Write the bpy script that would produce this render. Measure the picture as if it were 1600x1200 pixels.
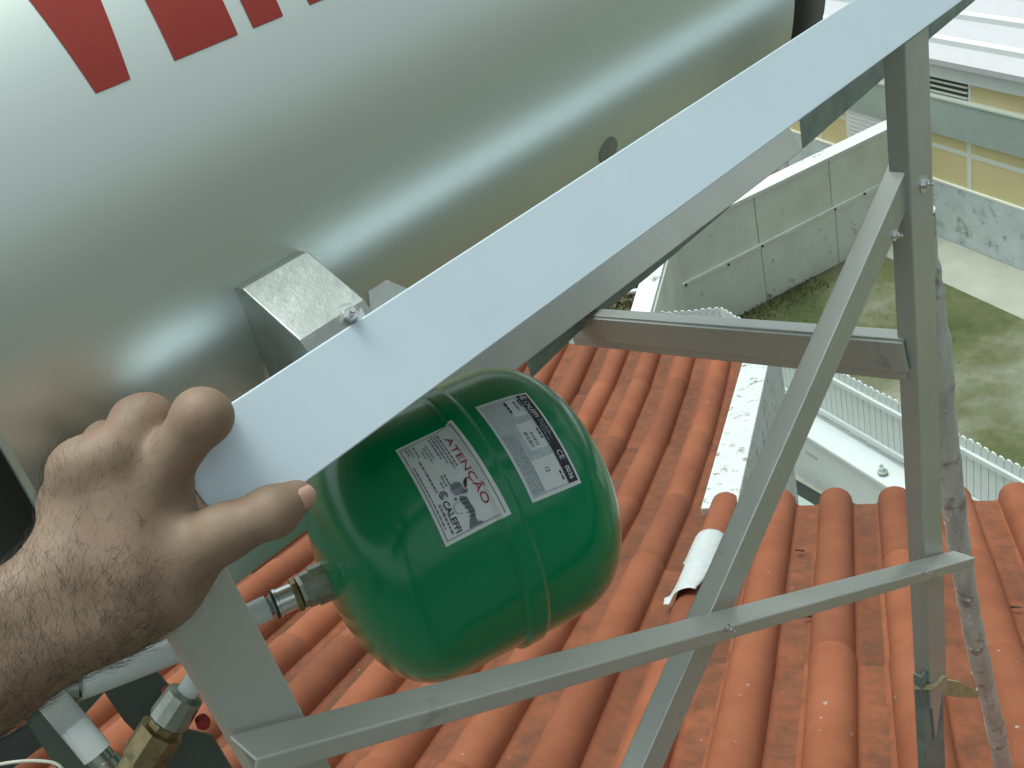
import bpy, bmesh, math, random
import numpy as np
from mathutils import Vector, Matrix
R_ = math.radians
random.seed(4)
for o in list(bpy.data.objects): bpy.data.objects.remove(o)
scene = bpy.context.scene
C = scene.collection

# ------------------------------------------------------------------ camera (world origin = lens, Z up, X along the tank)
F = 1580.0                                  # focal length in photo pixels (1600 wide)
_X = np.array([2000., -1550., F]); _X /= np.linalg.norm(_X)
_n = np.array([725., 2600., F]); _n /= np.linalg.norm(_n); _n -= _X*(_n@_X); _n /= np.linalg.norm(_n)
_Z = -_n; _Y = np.cross(_Z, _X)
M = np.array([_X, _Y, _Z])                  # world = M @ camera(x right, y down, z forward)
cam = bpy.data.cameras.new('camera'); cam_o = bpy.data.objects.new('camera', cam); C.objects.link(cam_o)
cam.sensor_width = 36; cam.lens = 36*F/1600; cam.clip_start = .02; cam.clip_end = 2000
rot = Matrix(((M[0][0], -M[0][1], -M[0][2]), (M[1][0], -M[1][1], -M[1][2]), (M[2][0], -M[2][1], -M[2][2])))
cam_o.matrix_world = rot.to_4x4()
scene.camera = cam_o

# ------------------------------------------------------------------ sky, sun, exposure (overcast)
SUN_EL, SUN_AZ = R_(76), R_(100)            # azimuth measured from +X towards +Y
w = bpy.data.worlds.new('World'); scene.world = w; w.use_nodes = True
nt = w.node_tree; nt.nodes.clear()
sky = nt.nodes.new('ShaderNodeTexSky'); sky.sky_type = 'NISHITA'; sky.sun_disc = False
sky.sun_elevation = SUN_EL; sky.sun_rotation = math.pi/2 - SUN_AZ
sky.air_density = 1.0; sky.dust_density = 6.0; sky.ozone_density = 1.0
hs = nt.nodes.new('ShaderNodeHueSaturation'); hs.inputs['Saturation'].default_value = .16
bg = nt.nodes.new('ShaderNodeBackground'); bg.inputs['Strength'].default_value = .15
wo = nt.nodes.new('ShaderNodeOutputWorld')
nt.links.new(sky.outputs[0], hs.inputs['Color']); nt.links.new(hs.outputs[0], bg.inputs[0]); nt.links.new(bg.outputs[0], wo.inputs[0])
sl = bpy.data.lights.new('sun', 'SUN'); sl.energy = 1.0; sl.angle = R_(30); sl.color = (1, .97, .92)
so = bpy.data.objects.new('sun', sl); C.objects.link(so); so.location = (0, 0, 30)
sd = Vector((math.cos(SUN_EL)*math.cos(SUN_AZ), math.cos(SUN_EL)*math.sin(SUN_AZ), math.sin(SUN_EL)))
so.rotation_euler = sd.to_track_quat('Z', 'Y').to_euler()
vs = scene.view_settings; vs.view_transform = 'Standard'; vs.look = 'None'; vs.gamma = 1; vs.use_curve_mapping = False
vs.exposure = .24
vs.use_white_balance = True; vs.white_balance_temperature = 6150; vs.white_balance_tint = -5

# ------------------------------------------------------------------ geometry helpers
def ray(px, py): return M@(np.array([px-800., py-600., F])/F)
def cpt(px, py, z): return M@np.array([(px-800.)/F*z, (py-600.)/F*z, z])
def on_Y(px, py, y): r = ray(px, py); return r*(y/r[1])
def on_Z(px, py, z): r = ray(px, py); return r*(z/r[2])
def on_pl(px, py, p0, n): r = ray(px, py); return r*(np.dot(p0, n)/np.dot(r, n))
def proj(p): c = M.T@np.array(p); return 800+F*c[0]/c[2], 600+F*c[1]/c[2]

def link(name, me, mat=None, parent=None):
    o = bpy.data.objects.new(name, me); C.objects.link(o)
    if mat is not None and len(me.materials) == 0: me.materials.append(mat)
    if parent is not None: o.parent = parent
    return o
def mesh(name, vs_, fs, mat=None, parent=None, smooth=False, angle=None):
    me = bpy.data.meshes.new(name); me.from_pydata([tuple(map(float, v)) for v in vs_], [], [tuple(map(int, f)) for f in fs]); me.update()
    bm = bmesh.new(); bm.from_mesh(me); bmesh.ops.recalc_face_normals(bm, faces=bm.faces); bm.to_mesh(me); bm.free()
    if smooth:
        for p in me.polygons: p.use_smooth = True
        if angle is not None: me.set_sharp_from_angle(angle=R_(angle))
    return link(name, me, mat, parent)
def empty(name, loc=(0, 0, 0)):
    o = bpy.data.objects.new(name, None); C.objects.link(o); o.location = loc; o.empty_display_size = .05
    return o
def tag(o, label=None, cat=None, group=None, kind=None):
    for k, v in (('label', label), ('category', cat), ('group', group), ('kind', kind)):
        if v: o[k] = v
    return o
def joinm(parts):
    V, Fc = [], []
    for v, f in parts:
        k = len(V); V += [tuple(x) for x in v]; Fc += [tuple(i+k for i in q) for q in f]
    return V, Fc
def box(p0, ex, ey, ez):
    """box from corner p0 along three edge vectors"""
    p0, ex, ey, ez = map(lambda a: np.array(a, float), (p0, ex, ey, ez))
    v = [p0+i*ex+j*ey+k*ez for k in (0, 1) for j in (0, 1) for i in (0, 1)]
    return v, [(0, 2, 3, 1), (4, 5, 7, 6), (0, 1, 5, 4), (2, 6, 7, 3), (0, 4, 6, 2), (1, 3, 7, 5)]
def prism(poly, o, u, v, ext):
    """2D polygon in frame o,u,v extruded by ext"""
    o, u, v, ext = map(lambda a: np.array(a, float), (o, u, v, ext)); n = len(poly)
    b = [o+a*u+c*v for a, c in poly]; V = b+[p+ext for p in b]
    return V, [tuple(range(n))[::-1], tuple(range(n, 2*n))]+[(i, (i+1) % n, n+(i+1) % n, n+i) for i in range(n)]
def frame(d, up=(0, 0, 1)):
    d = np.array(d, float); d /= np.linalg.norm(d); u = np.cross(d, up)
    if np.linalg.norm(u) < 1e-4: u = np.cross(d, (0, 1, 0))
    u /= np.linalg.norm(u); return d, u, np.cross(u, d)
def lathe(prof, o, axis, seg=48, up=(0, 0, 1)):
    """prof: list of (s along axis, radius)"""
    d, u, v = frame(axis, up); o = np.array(o, float); V = []; Fc = []
    for s, r in prof:
        for k in range(seg):
            a = 2*math.pi*k/seg; V.append(o+d*s+r*(math.cos(a)*u+math.sin(a)*v))
    for i in range(len(prof)-1):
        for k in range(seg):
            k2 = (k+1) % seg; Fc.append((i*seg+k, i*seg+k2, (i+1)*seg+k2, (i+1)*seg+k))
    Fc.append(tuple(range(seg))); Fc.append(tuple((len(prof)-1)*seg+k for k in range(seg)))
    return V, Fc
def smoothpts(pts, n=6):
    P = [np.array(p, float) for p in pts]; out = []
    for i in range(len(P)-1):
        a = P[max(i-1, 0)]; b = P[i]; c = P[i+1]; d = P[min(i+2, len(P)-1)]
        for t in np.linspace(0, 1, n, endpoint=False):
            out.append(.5*((2*b)+(c-a)*t+(2*a-5*b+4*c-d)*t*t+(3*b-a-3*c+d)*t**3))
    return out+[P[-1]]
def tube(pts, r, seg=16, jitter=0):
    P = [np.array(p, float) for p in pts]; V = []; Fc = []; up = None
    for i, p in enumerate(P):
        d = P[min(i+1, len(P)-1)]-P[max(i-1, 0)]; d /= np.linalg.norm(d)
        if up is None: _, u, v = frame(d)
        else: u = up-d*(up@d); u /= np.linalg.norm(u); v = np.cross(d, u)
        up = u; rr = r[i] if hasattr(r, '__len__') else r
        for k in range(seg):
            a = 2*math.pi*k/seg; q = rr*(1+jitter*random.uniform(-1, 1)); V.append(p+q*(math.cos(a)*u+math.sin(a)*v))
    for i in range(len(P)-1):
        for k in range(seg):
            k2 = (k+1) % seg; Fc.append((i*seg+k, i*seg+k2, (i+1)*seg+k2, (i+1)*seg+k))
    Fc.append(tuple(range(seg))[::-1]); Fc.append(tuple((len(P)-1)*seg+k for k in range(seg)))
    return V, Fc
def bevel(o, wd=.0012, seg=2):
    m = o.modifiers.new('bevel', 'BEVEL'); m.width = wd; m.segments = seg; m.limit_method = 'ANGLE'; m.angle_limit = R_(40)
    return o
def hexbolt(name, p, axis, r, h, mat, parent, washer=True):
    parts = [lathe([(0, r*1.9), (h*.25, r*1.9), (h*.25, r*1.7)], p, axis, 20)] if washer else []
    parts.append(lathe([(h*.2, r), (h*.95, r), (h*1.05, r*.85)], p, axis, 6))
    parts.append(lathe([(h, r*.45), (h*1.9, r*.45), (h*2.0, r*.35)], p, axis, 10))
    return mesh(name, *joinm(parts), mat, parent)

# ------------------------------------------------------------------ materials
def nd(t, typ, **kw):
    n = t.nodes.new(typ)
    for k, v in kw.items():
        if k in n.inputs.keys(): n.inputs[k].default_value = v
        else: setattr(n, k, v)
    return n
def mat(name, col, rough=.6, metal=0., var=0., vscale=20., bump=0., bscale=200., rvar=0., spots=None, coat=0., stretch=None, spec=.5, col2=None):
    m = bpy.data.materials.new(name); m.use_nodes = True; t = m.node_tree
    b = t.nodes['Principled BSDF']
    b.inputs['Base Color'].default_value = (*col, 1); b.inputs['Roughness'].default_value = rough; b.inputs['Metallic'].default_value = metal
    b.inputs['Coat Weight'].default_value = coat; b.inputs['Coat Roughness'].default_value = .16
    b.inputs['Specular IOR Level'].default_value = spec
    co = nd(t, 'ShaderNodeTexCoord'); vec = co.outputs['Object']
    if stretch:
        mp = nd(t, 'ShaderNodeMapping'); mp.inputs['Scale'].default_value = stretch; t.links.new(vec, mp.inputs[0]); vec = mp.outputs[0]
    out = None
    if var or col2:
        nz = nd(t, 'ShaderNodeTexNoise', Scale=vscale, Detail=6., Roughness=.6); t.links.new(vec, nz.inputs[0])
        rp = nd(t, 'ShaderNodeValToRGB'); rp.color_ramp.elements[0].position = .3; rp.color_ramp.elements[1].position = .7
        c2 = col2 if col2 else tuple(min(1, c*(1+var)) for c in col); c1 = col if col2 else tuple(c*(1-var) for c in col)
        rp.color_ramp.elements[0].color = (*c1, 1); rp.color_ramp.elements[1].color = (*c2, 1)
        t.links.new(nz.outputs[0], rp.inputs[0]); out = rp.outputs[0]
    if spots:                                    # (colour, scale, threshold)
        n2 = nd(t, 'ShaderNodeTexNoise', Scale=spots[1], Detail=8., Roughness=.7); t.links.new(co.outputs['Object'], n2.inputs[0])
        r2 = nd(t, 'ShaderNodeValToRGB'); r2.color_ramp.elements[0].position = spots[2]; r2.color_ramp.elements[1].position = min(1, spots[2]+(spots[3] if len(spots) > 3 else .08))
        t.links.new(n2.outputs[0], r2.inputs[0])
        mx = nd(t, 'ShaderNodeMix', data_type='RGBA'); mx.inputs[6].default_value = (*col, 1); mx.inputs[7].default_value = (*spots[0], 1)
        if out: t.links.new(out, mx.inputs[6])
        t.links.new(r2.outputs[0], mx.inputs[0]); out = mx.outputs[2]
    if out: t.links.new(out, b.inputs['Base Color'])
    if rvar:
        n3 = nd(t, 'ShaderNodeTexNoise', Scale=vscale*1.7, Detail=5.); t.links.new(vec, n3.inputs[0])
        mr = nd(t, 'ShaderNodeMapRange'); mr.inputs[3].default_value = max(0, rough-rvar); mr.inputs[4].default_value = rough+rvar
        t.links.new(n3.outputs[0], mr.inputs[0]); t.links.new(mr.outputs[0], b.inputs['Roughness'])
    if bump:
        n4 = nd(t, 'ShaderNodeTexNoise', Scale=bscale, Detail=6., Roughness=.65); t.links.new(vec, n4.inputs[0])
        bp = nd(t, 'ShaderNodeBump', Strength=bump, Distance=.002); t.links.new(n4.outputs[0], bp.inputs['Height']); t.links.new(bp.outputs[0], b.inputs['Normal'])
    return m
MT = {}
MT['alu'] = mat('anodised aluminium', (.53, .545, .515), .36, .5, var=.07, vscale=8, bump=.05, bscale=900, rvar=.06, spots=((.36, .39, .38), 16., .62, .08))
MT['rail'] = mat('pale blue rail', (.70, .80, .89), .42, .12, var=.025, vscale=10, bump=.06, bscale=900, rvar=.06, spots=((.55, .61, .67), 30., .68, .05))  # base colour paler and bluer than the other frame parts
MT['alu_old'] = mat('weathered galvanised steel', (.24, .31, .29), .5, .35, var=.25, vscale=25, bump=.15, bscale=300, rvar=.1)
MT['bracket'] = mat('galvanised bracket', (.36, .38, .36), .45, .8, var=.18, vscale=40, bump=.2, bscale=160, rvar=.12, spots=((.16, .17, .16), 60., .66, .08))
MT['zinc'] = mat('zinc plated bolt', (.75, .77, .78), .22, 1., var=.1, vscale=200)
MT['tank'] = mat('tank sheet metal', (.72, .77, .73), .40, .9, var=.02, vscale=4, rvar=.02, stretch=(.25, 9, 9))
MT['red'] = mat('red vinyl lettering', (.29, .03, .022), .85, 0, var=.06, vscale=60)
MT['cap'] = mat('black plastic end cap', (.012, .014, .012), .45, 0, var=.2, vscale=40)
MT['green'] = mat('green enamel', (.005, .235, .085), .2, 0, var=.06, vscale=6, coat=.3, bump=.04, bscale=160, rvar=.05, spots=((.02, .19, .085), 30., .68, .1))
MT['paper'] = mat('label paper', (.76, .79, .80), .5, 0, var=.04, vscale=80)
MT['paper_grey'] = mat('label print grey', (.53, .58, .62), .5, 0, var=.14, vscale=260)
MT['ink'] = mat('label ink', (.02, .02, .035), .5)
MT['ink_grey'] = mat('label grey ink', (.16, .18, .22), .5)
MT['ink_soft'] = mat('label pale ink', (.27, .31, .36), .5)
MT['ink_pink'] = mat('label magenta ink', (.36, .02, .075), .5)
MT['pvc'] = mat('white plastic pipe', (.66, .70, .70), .35, 0, var=.05, vscale=30, spots=((.45, .44, .40), 25., .66))
MT['brass'] = mat('dull brass', (.30, .24, .13), .38, .85, var=.25, vscale=60, bump=.1, bscale=200, rvar=.1, spots=((.17, .15, .09), 45., .55))
MT['nickel'] = mat('nickel fitting', (.36, .38, .33), .35, .9, var=.2, vscale=80, rvar=.12)
MT['gasket'] = mat('dark rubber', (.03, .035, .05), .6)
MT['darksteel'] = mat('dark olive steel', (.055, .065, .05), .5, .3, var=.2, vscale=30)
MT['foil'] = mat('torn foil lagging', (.58, .60, .57), .5, .1, bump=.8, bscale=130, stretch=(1, 1, .18), spots=((.33, .30, .28), 34., .54, .1), var=.25, vscale=40)
MT['tape'] = mat('yellowed tape', (.42, .35, .20), .5, 0, var=.2, vscale=60)
MT['wire'] = mat('pale cable', (.62, .62, .52), .5)
MT['plaster'] = mat('white sealing sheet', (.52, .54, .54), .6, 0, var=.07, vscale=40, bump=.6, bscale=70, spots=((.40, .40, .40), 50., .64, .1))
MT['white'] = mat('white painted render', (.60, .63, .63), .75, 0, var=.03, vscale=3, bump=.2, bscale=60)
MT['whitestain'] = mat('mottled white render', (.60, .63, .63), .8, 0, var=.04, vscale=6, bump=.4, bscale=90, spots=((.20, .16, .11), 17., .545, .1))
MT['fence'] = mat('white painted board', (.58, .62, .61), .5, 0, var=.04, vscale=4)
MT['conc'] = mat('grey concrete', (.66, .69, .63), .85, 0, var=.10, vscale=1.6, bump=.5, bscale=40, spots=((.17, .18, .15), 5., .66, .06))
MT['conc2'] = mat('pale stained concrete', (.67, .70, .66), .85, 0, var=.10, vscale=1.2, bump=.5, bscale=40, spots=((.15, .16, .14), 2.6, .60, .09))
MT['plinth'] = mat('weathered white plinth', (.52, .58, .59), .8, 0, var=.12, vscale=2.2, bump=.4, bscale=30, spots=((.27, .31, .31), 3.2, .55, .1))
MT['yellow'] = mat('yellow cladding', (.66, .56, .31), .6, 0, var=.03, vscale=2)
MT['joint'] = mat('white joint strip', (.70, .73, .66), .6)
MT['band'] = mat('grey steel band', (.38, .44, .41), .5, .1, var=.04, vscale=3)
MT['roofwhite'] = mat('white corrugated sheet', (.52, .50, .53), .45, 0, var=.03, vscale=5)
MT['shutter'] = mat('white shutter', (.70, .73, .73), .5)
MT['dark'] = mat('dark opening', (.02, .025, .022), .5)
MT['soil'] = mat('dry soil', (.24, .18, .11), .9, 0, col2=(.13, .13, .06), vscale=2.5, bump=.8, bscale=20)
MT['path'] = mat('path concrete', (.38, .38, .32), .85, 0, var=.1, vscale=2, bump=.4, bscale=40)
MT['added_terrace'] = mat('terrace concrete', (.10, .105, .085), .9, 0, var=.15, vscale=1.5, bump=.3, bscale=40)
MT['house'] = mat('added wall render', (.26, .28, .25), .8, 0, var=.06, vscale=1.5, bump=.3, bscale=40)  # only for the added unseen house and parapets
MT['deck'] = mat('roof underlay', (.13, .06, .035), .9)
# ------- tiles: colour shifts from tile to tile, dark growth in the troughs
def tile_mat():
    m = bpy.data.materials.new('terracotta tile'); m.use_nodes = True; t = m.node_tree; b = t.nodes['Principled BSDF']
    co = nd(t, 'ShaderNodeTexCoord'); oi = nd(t, 'ShaderNodeObjectInfo')
    add = nd(t, 'ShaderNodeVectorMath', operation='ADD'); sc = nd(t, 'ShaderNodeVectorMath', operation='SCALE'); sc.inputs['Scale'].default_value = 1.
    t.links.new(co.outputs['Object'], add.inputs[0]); t.links.new(oi.outputs['Location'], add.inputs[1])
    n1 = nd(t, 'ShaderNodeTexNoise', Scale=5., Detail=8., Roughness=.65); t.links.new(add.outputs[0], n1.inputs[0])
    r1 = nd(t, 'ShaderNodeValToRGB'); e = r1.color_ramp.elements; e[0].position = .3; e[0].color = (.215, .063, .027, 1); e[1].position = .72; e[1].color = (.30, .102, .048, 1)
    t.links.new(n1.outputs[0], r1.inputs[0])
    hv = nd(t, 'ShaderNodeHueSaturation'); mr = nd(t, 'ShaderNodeMapRange'); mr.inputs[3].default_value = .76; mr.inputs[4].default_value = 1.14
    t.links.new(oi.outputs['Random'], mr.inputs[0]); t.links.new(mr.outputs[0], hv.inputs['Value']); t.links.new(r1.outputs[0], hv.inputs['Color'])
    n2 = nd(t, 'ShaderNodeTexNoise', Scale=14., Detail=10., Roughness=.75); t.links.new(add.outputs[0], n2.inputs[0])
    # lichen and grime lie in the trough (tile-local x away from the roll)
    sp = nd(t, 'ShaderNodeSeparateXYZ'); t.links.new(co.outputs['Object'], sp.inputs[0])
    ab = nd(t, 'ShaderNodeMath', operation='ABSOLUTE'); t.links.new(sp.outputs[0], ab.inputs[0])
    tr = nd(t, 'ShaderNodeMapRange'); tr.inputs[1].default_value = .045; tr.inputs[2].default_value = .085; tr.inputs[3].default_value = 0.; tr.inputs[4].default_value = .27; t.links.new(ab.outputs[0], tr.inputs[0])
    ad = nd(t, 'ShaderNodeMath', operation='ADD'); t.links.new(n2.outputs[0], ad.inputs[0]); t.links.new(tr.outputs[0], ad.inputs[1])
    r2 = nd(t, 'ShaderNodeValToRGB'); r2.color_ramp.elements[0].position = .62; r2.color_ramp.elements[1].position = .92; r2.color_ramp.elements[1].color = (.75, .75, .75, 1)
    t.links.new(ad.outputs[0], r2.inputs[0])
    mx = nd(t, 'ShaderNodeMix', data_type='RGBA'); mx.inputs[7].default_value = (.07, .042, .025, 1)
    t.links.new(hv.outputs[0], mx.inputs[6]); t.links.new(r2.outputs[0], mx.inputs[0])
    n5 = nd(t, 'ShaderNodeTexNoise', Scale=42., Detail=3.); t.links.new(add.outputs[0], n5.inputs[0])
    r5 = nd(t, 'ShaderNodeValToRGB'); r5.color_ramp.elements[0].position = .73; r5.color_ramp.elements[1].position = .77
    t.links.new(n5.outputs[0], r5.inputs[0])
    m2 = nd(t, 'ShaderNodeMix', data_type='RGBA'); m2.inputs[7].default_value = (.36, .29, .24, 1); t.links.new(mx.outputs[2], m2.inputs[6]); t.links.new(r5.outputs[0], m2.inputs[0])
    t.links.new(m2.outputs[2], b.inputs['Base Color']); b.inputs['Roughness'].default_value = .72; b.inputs['Specular IOR Level'].default_value = .35
    n4 = nd(t, 'ShaderNodeTexNoise', Scale=160., Detail=5.); t.links.new(add.outputs[0], n4.inputs[0])
    bp = nd(t, 'ShaderNodeBump', Strength=.18, Distance=.002); t.links.new(n4.outputs[0], bp.inputs['Height']); t.links.new(bp.outputs[0], b.inputs['Normal'])
    return m
MT['tile'] = tile_mat()
def ground_mat():
    m = bpy.data.materials.new('yard ground'); m.use_nodes = True; t = m.node_tree; b = t.nodes['Principled BSDF']
    co = nd(t, 'ShaderNodeTexCoord')
    n1 = nd(t, 'ShaderNodeTexNoise', Scale=.38, Detail=9., Roughness=.62); t.links.new(co.outputs['Object'], n1.inputs[0])
    r = nd(t, 'ShaderNodeValToRGB'); e = r.color_ramp.elements
    e[0].position = .36; e[0].color = (.06, .075, .022, 1); e[1].position = .62; e[1].color = (.25, .255, .20, 1)
    x = r.color_ramp.elements.new(.46); x.color = (.105, .115, .045, 1); x = r.color_ramp.elements.new(.53); x.color = (.17, .175, .115, 1)
    t.links.new(n1.outputs[0], r.inputs[0])
    n2 = nd(t, 'ShaderNodeTexNoise', Scale=7., Detail=9., Roughness=.75); t.links.new(co.outputs['Object'], n2.inputs[0])
    mr = nd(t, 'ShaderNodeMapRange'); mr.inputs[3].default_value = .6; mr.inputs[4].default_value = 1.4; t.links.new(n2.outputs[0], mr.inputs[0])
    hv = nd(t, 'ShaderNodeHueSaturation'); t.links.new(r.outputs[0], hv.inputs['Color']); t.links.new(mr.outputs[0], hv.inputs['Value'])
    t.links.new(hv.outputs[0], b.inputs['Base Color']); b.inputs['Roughness'].default_value = .9
    bp = nd(t, 'ShaderNodeBump', Strength=.6, Distance=.03); t.links.new(n2.outputs[0], bp.inputs['Height']); t.links.new(bp.outputs[0], b.inputs['Normal'])
    return m
MT['ground'] = ground_mat()
def skin_mat():
    m = bpy.data.materials.new('skin'); m.use_nodes = True; t = m.node_tree; b = t.nodes['Principled BSDF']
    co = nd(t, 'ShaderNodeTexCoord')
    n1 = nd(t, 'ShaderNodeTexNoise', Scale=28., Detail=7., Roughness=.6); t.links.new(co.outputs['Object'], n1.inputs[0])
    r = nd(t, 'ShaderNodeValToRGB'); e = r.color_ramp.elements; e[0].position = .3; e[0].color = (.205, .138, .092, 1); e[1].position = .72; e[1].color = (.295, .205, .145, 1)
    t.links.new(n1.outputs[0], r.inputs[0])
    nr = nd(t, 'ShaderNodeTexNoise', Scale=55., Detail=4., Roughness=.55); t.links.new(co.outputs['Object'], nr.inputs[0])
    rr_ = nd(t, 'ShaderNodeValToRGB'); rr_.color_ramp.elements[0].position = .5; rr_.color_ramp.elements[1].position = .8; rr_.color_ramp.elements[1].color = (.55, .55, .55, 1)
    t.links.new(nr.outputs[0], rr_.inputs[0])
    mxr = nd(t, 'ShaderNodeMix', data_type='RGBA'); mxr.inputs[7].default_value = (.28, .14, .10, 1); t.links.new(r.outputs[0], mxr.inputs[6]); t.links.new(rr_.outputs[0], mxr.inputs[0])
    t.links.new(mxr.outputs[2], b.inputs['Base Color'])
    b.inputs['Roughness'].default_value = .6; b.inputs['Subsurface Weight'].default_value = .12; b.inputs['Subsurface Radius'].default_value = (.008, .003, .0015); b.inputs['Subsurface Scale'].default_value = .6
    v = nd(t, 'ShaderNodeTexVoronoi', Scale=620.); t.links.new(co.outputs['Object'], v.inputs['Vector'])
    n2 = nd(t, 'ShaderNodeTexNoise', Scale=240., Detail=6., Roughness=.7); t.links.new(co.outputs['Object'], n2.inputs[0])
    ad = nd(t, 'ShaderNodeMath', operation='ADD'); t.links.new(v.outputs['Distance'], ad.inputs[0]); t.links.new(n2.outputs[0], ad.inputs[1])
    bp = nd(t, 'ShaderNodeBump', Strength=.07, Distance=.0005); t.links.new(ad.outputs[0], bp.inputs['Height']); t.links.new(bp.outputs[0], b.inputs['Normal'])
    return m
MT['skin'] = skin_mat()
MT['nail'] = mat('finger nail', (.50, .30, .23), .3)
MT['hair'] = mat('arm hair', (.018, .013, .01), .5)
MT['sleeve'] = mat('grey cotton', (.12, .13, .14), .9, 0, bump=.5, bscale=500)
MT['added_hill'] = mat('hill scrub', (.09, .10, .07), .95, 0, var=.3, vscale=.05)

GZ = -9.0                                   # yard level below the lens
# ================================================================== ground and far setting
def sheet(name, pts, mt, kind='structure'):
    return tag(mesh(name, pts, [tuple(range(len(pts)))], mt), kind=kind)
sheet('ground', [(-700, -700, GZ), (700, -700, GZ), (700, 700, GZ), (-700, 700, GZ)], MT['ground'])
def added_hills():  # unseen ring of hills added for a grey-green band in the tank's reflection
    V, Fc = [], []; n = 120; rr = [330, 400, 520]
    for j, (r, hh) in enumerate(zip(rr, (0, 1, .3))):
        for k in range(n):
            a = 2*math.pi*k/n
            h = GZ-1+hh*(52+16*math.sin(3*a+1)+10*math.sin(7*a)+5*math.sin(17*a+2)+random.uniform(-2, 2))
            V.append((r*math.cos(a), r*math.sin(a), h))
    for j in range(2):
        for k in range(n): k2 = (k+1) % n; Fc.append((j*n+k, j*n+k2, (j+1)*n+k2, (j+1)*n+k))
    tag(mesh('added_hills', V, Fc, MT['added_hill'], smooth=True), kind='structure')
added_hills()

# ---- warehouse beyond the yard
A0 = on_Z(1274, 217, -7.93); A1 = on_Z(1600, 328, -7.93)
bd = A1-A0; bd[2] = 0; bd /= np.linalg.norm(bd); bn = np.array([-bd[1], bd[0], 0])   # outward normal, towards the lens
if bn@A0 > 0: bn = -bn
def bpt(s, z, out=0): return np.array([A0[0], A0[1], z])+bd*s+bn*out
def bs(px, py, out=0): q = on_pl(px, py, A0+bn*out, bn); return (q-A0)@bd, q[2]
wh = empty('warehouse', bpt(0, GZ)); 
tag(wh, 'low warehouse with yellow panels, stained white plinth and white sheet roof', 'warehouse')
ZP, ZE = -7.93, bs(1470, 92)[1]
S0, S1 = -12., 14.
def wpart(name, s0, s1, z0, z1, depth, mt, out=0., par=wh):
    return mesh(name, *box(bpt(s0, z0, out)-np.array([wh.location[0], wh.location[1], wh.location[2]]), bd*(s1-s0), -bn*depth, (0, 0, z1-z0)), mt, par)
wpart('wall', S0, S1, GZ-.2, ZE, 8., MT['joint'], -.062)
wpart('plinth', S0, S1, GZ-.1, ZP, .10, MT['plinth'], .04)
sj = bs(1515, 240)[0]; zj = bs(1515, 243)[1]; zb0 = bs(1470, 206)[1]; zb1 = bs(1470, 150)[1]
sA = bs(1332, 185)[0]; sB = bs(1384, 185)[0]
pw = 2.05; k0 = -5
rows_ = [(ZP+.03, zj-.03), (zj+.03, zb0-.01), (zb1+.02, ZE-.28)]
for i in range(-6, 7):
    for j, (z0, z1) in enumerate(rows_):
        a, b_ = sj+.04+i*pw, sj-.04+(i+1)*pw
        wpart('panel', a, b_, z0, z1, .06, MT['yellow'], 0.)
for i in range(-6, 7): wpart('joint_strip', sj-.05+i*pw, sj+.05+i*pw, ZP, ZE-.25, .05, MT['joint'], .008)
wpart('joint_strip', S0, S1, zj-.04, zj+.04, .05, MT['joint'], .006)
wpart('plinth_cap', S0, S1, ZP-.002, ZP+.035, .12, MT['joint'], .045)
wpart('band', S0, S1, zb0, zb1, .16, MT['band'], .09)
wpart('band_flashing', S0, S1, zb1-.002, zb1+.035, .2, MT['joint'], .11)
d0 = wpart('shutter_door', bs(1326, 200)[0], bs(1326, 200)[0]+1.15, GZ+.6, bs(1340, 164)[1], .12, MT['shutter'], .05)
for k in range(22):
    z = GZ+.7+k*.085
    if z < bs(1340, 164)[1]-.05: wpart('slat', bs(1326, 200)[0]+.08, bs(1326, 200)[0]+1.08, z, z+.05, .02, MT['shutter'], .065, d0).matrix_parent_inverse = Matrix()
v0 = bs(1458, 120)[0]; v1 = bs(1513, 128)[0]
vw = wpart('vent_window', v0-.55, v1, zb1+.04, bs(1490, 118)[1], .04, MT['dark'], .012)
zt = bs(1490, 118)[1]
for k in range(3): wpart('louvre', v0-.55, v1, zb1+.06+k*.09, zb1+.09+k*.09, .03, MT['joint'], .035, vw)
wpart('eave_gutter', S0, S1, ZE-.27, ZE-.02, .18, MT['white'], .12)
# roof: corrugated sheets climbing away from the eave
rfo = wpart('roof', S0, S1, ZE-.02, ZE+.03, .3, MT['roofwhite'], .2)
rise = .30
rp = [bpt(S0, ZE+.03, .2), bpt(S1, ZE+.03, .2), bpt(S1, ZE+.03+8*rise, -7.8), bpt(S0, ZE+.03+8*rise, -7.8)]
mesh('roof_sheet', *prism([(0, 0), (0, .03), (0, .03), (0, 0)], (0, 0, 0), (1, 0, 0), (0, 0, 1), (0, 0, .01)) if False else ([p-np.array(wh.location) for p in rp]+[p-np.array(wh.location)+np.array([0, 0, .04]) for p in rp], [(0, 1, 2, 3), (4, 5, 6, 7), (0, 1, 5, 4), (1, 2, 6, 5), (2, 3, 7, 6), (3, 0, 4, 7)]), MT['roofwhite'], rfo)
for k in range(9):
    q = .35+k*.62
    p0 = bpt(S0, ZE+.065+q*rise, .2-q)-np.array(wh.location)
    mesh('rib', *box(p0, bd*(S1-S0), -bn*.09+np.array([0, 0, .09*rise]), (0, 0, .09)), MT['shutter'], rfo)
vb = bs(1518, 40)
mesh('roof_vent', *box(bpt(bs(1512, 90)[0]+.2, ZE+.05+1.9*rise, -1.5)-np.array(wh.location), bd*.2, -bn*.2, (0, 0, .18)), MT['band'], rfo)

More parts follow.
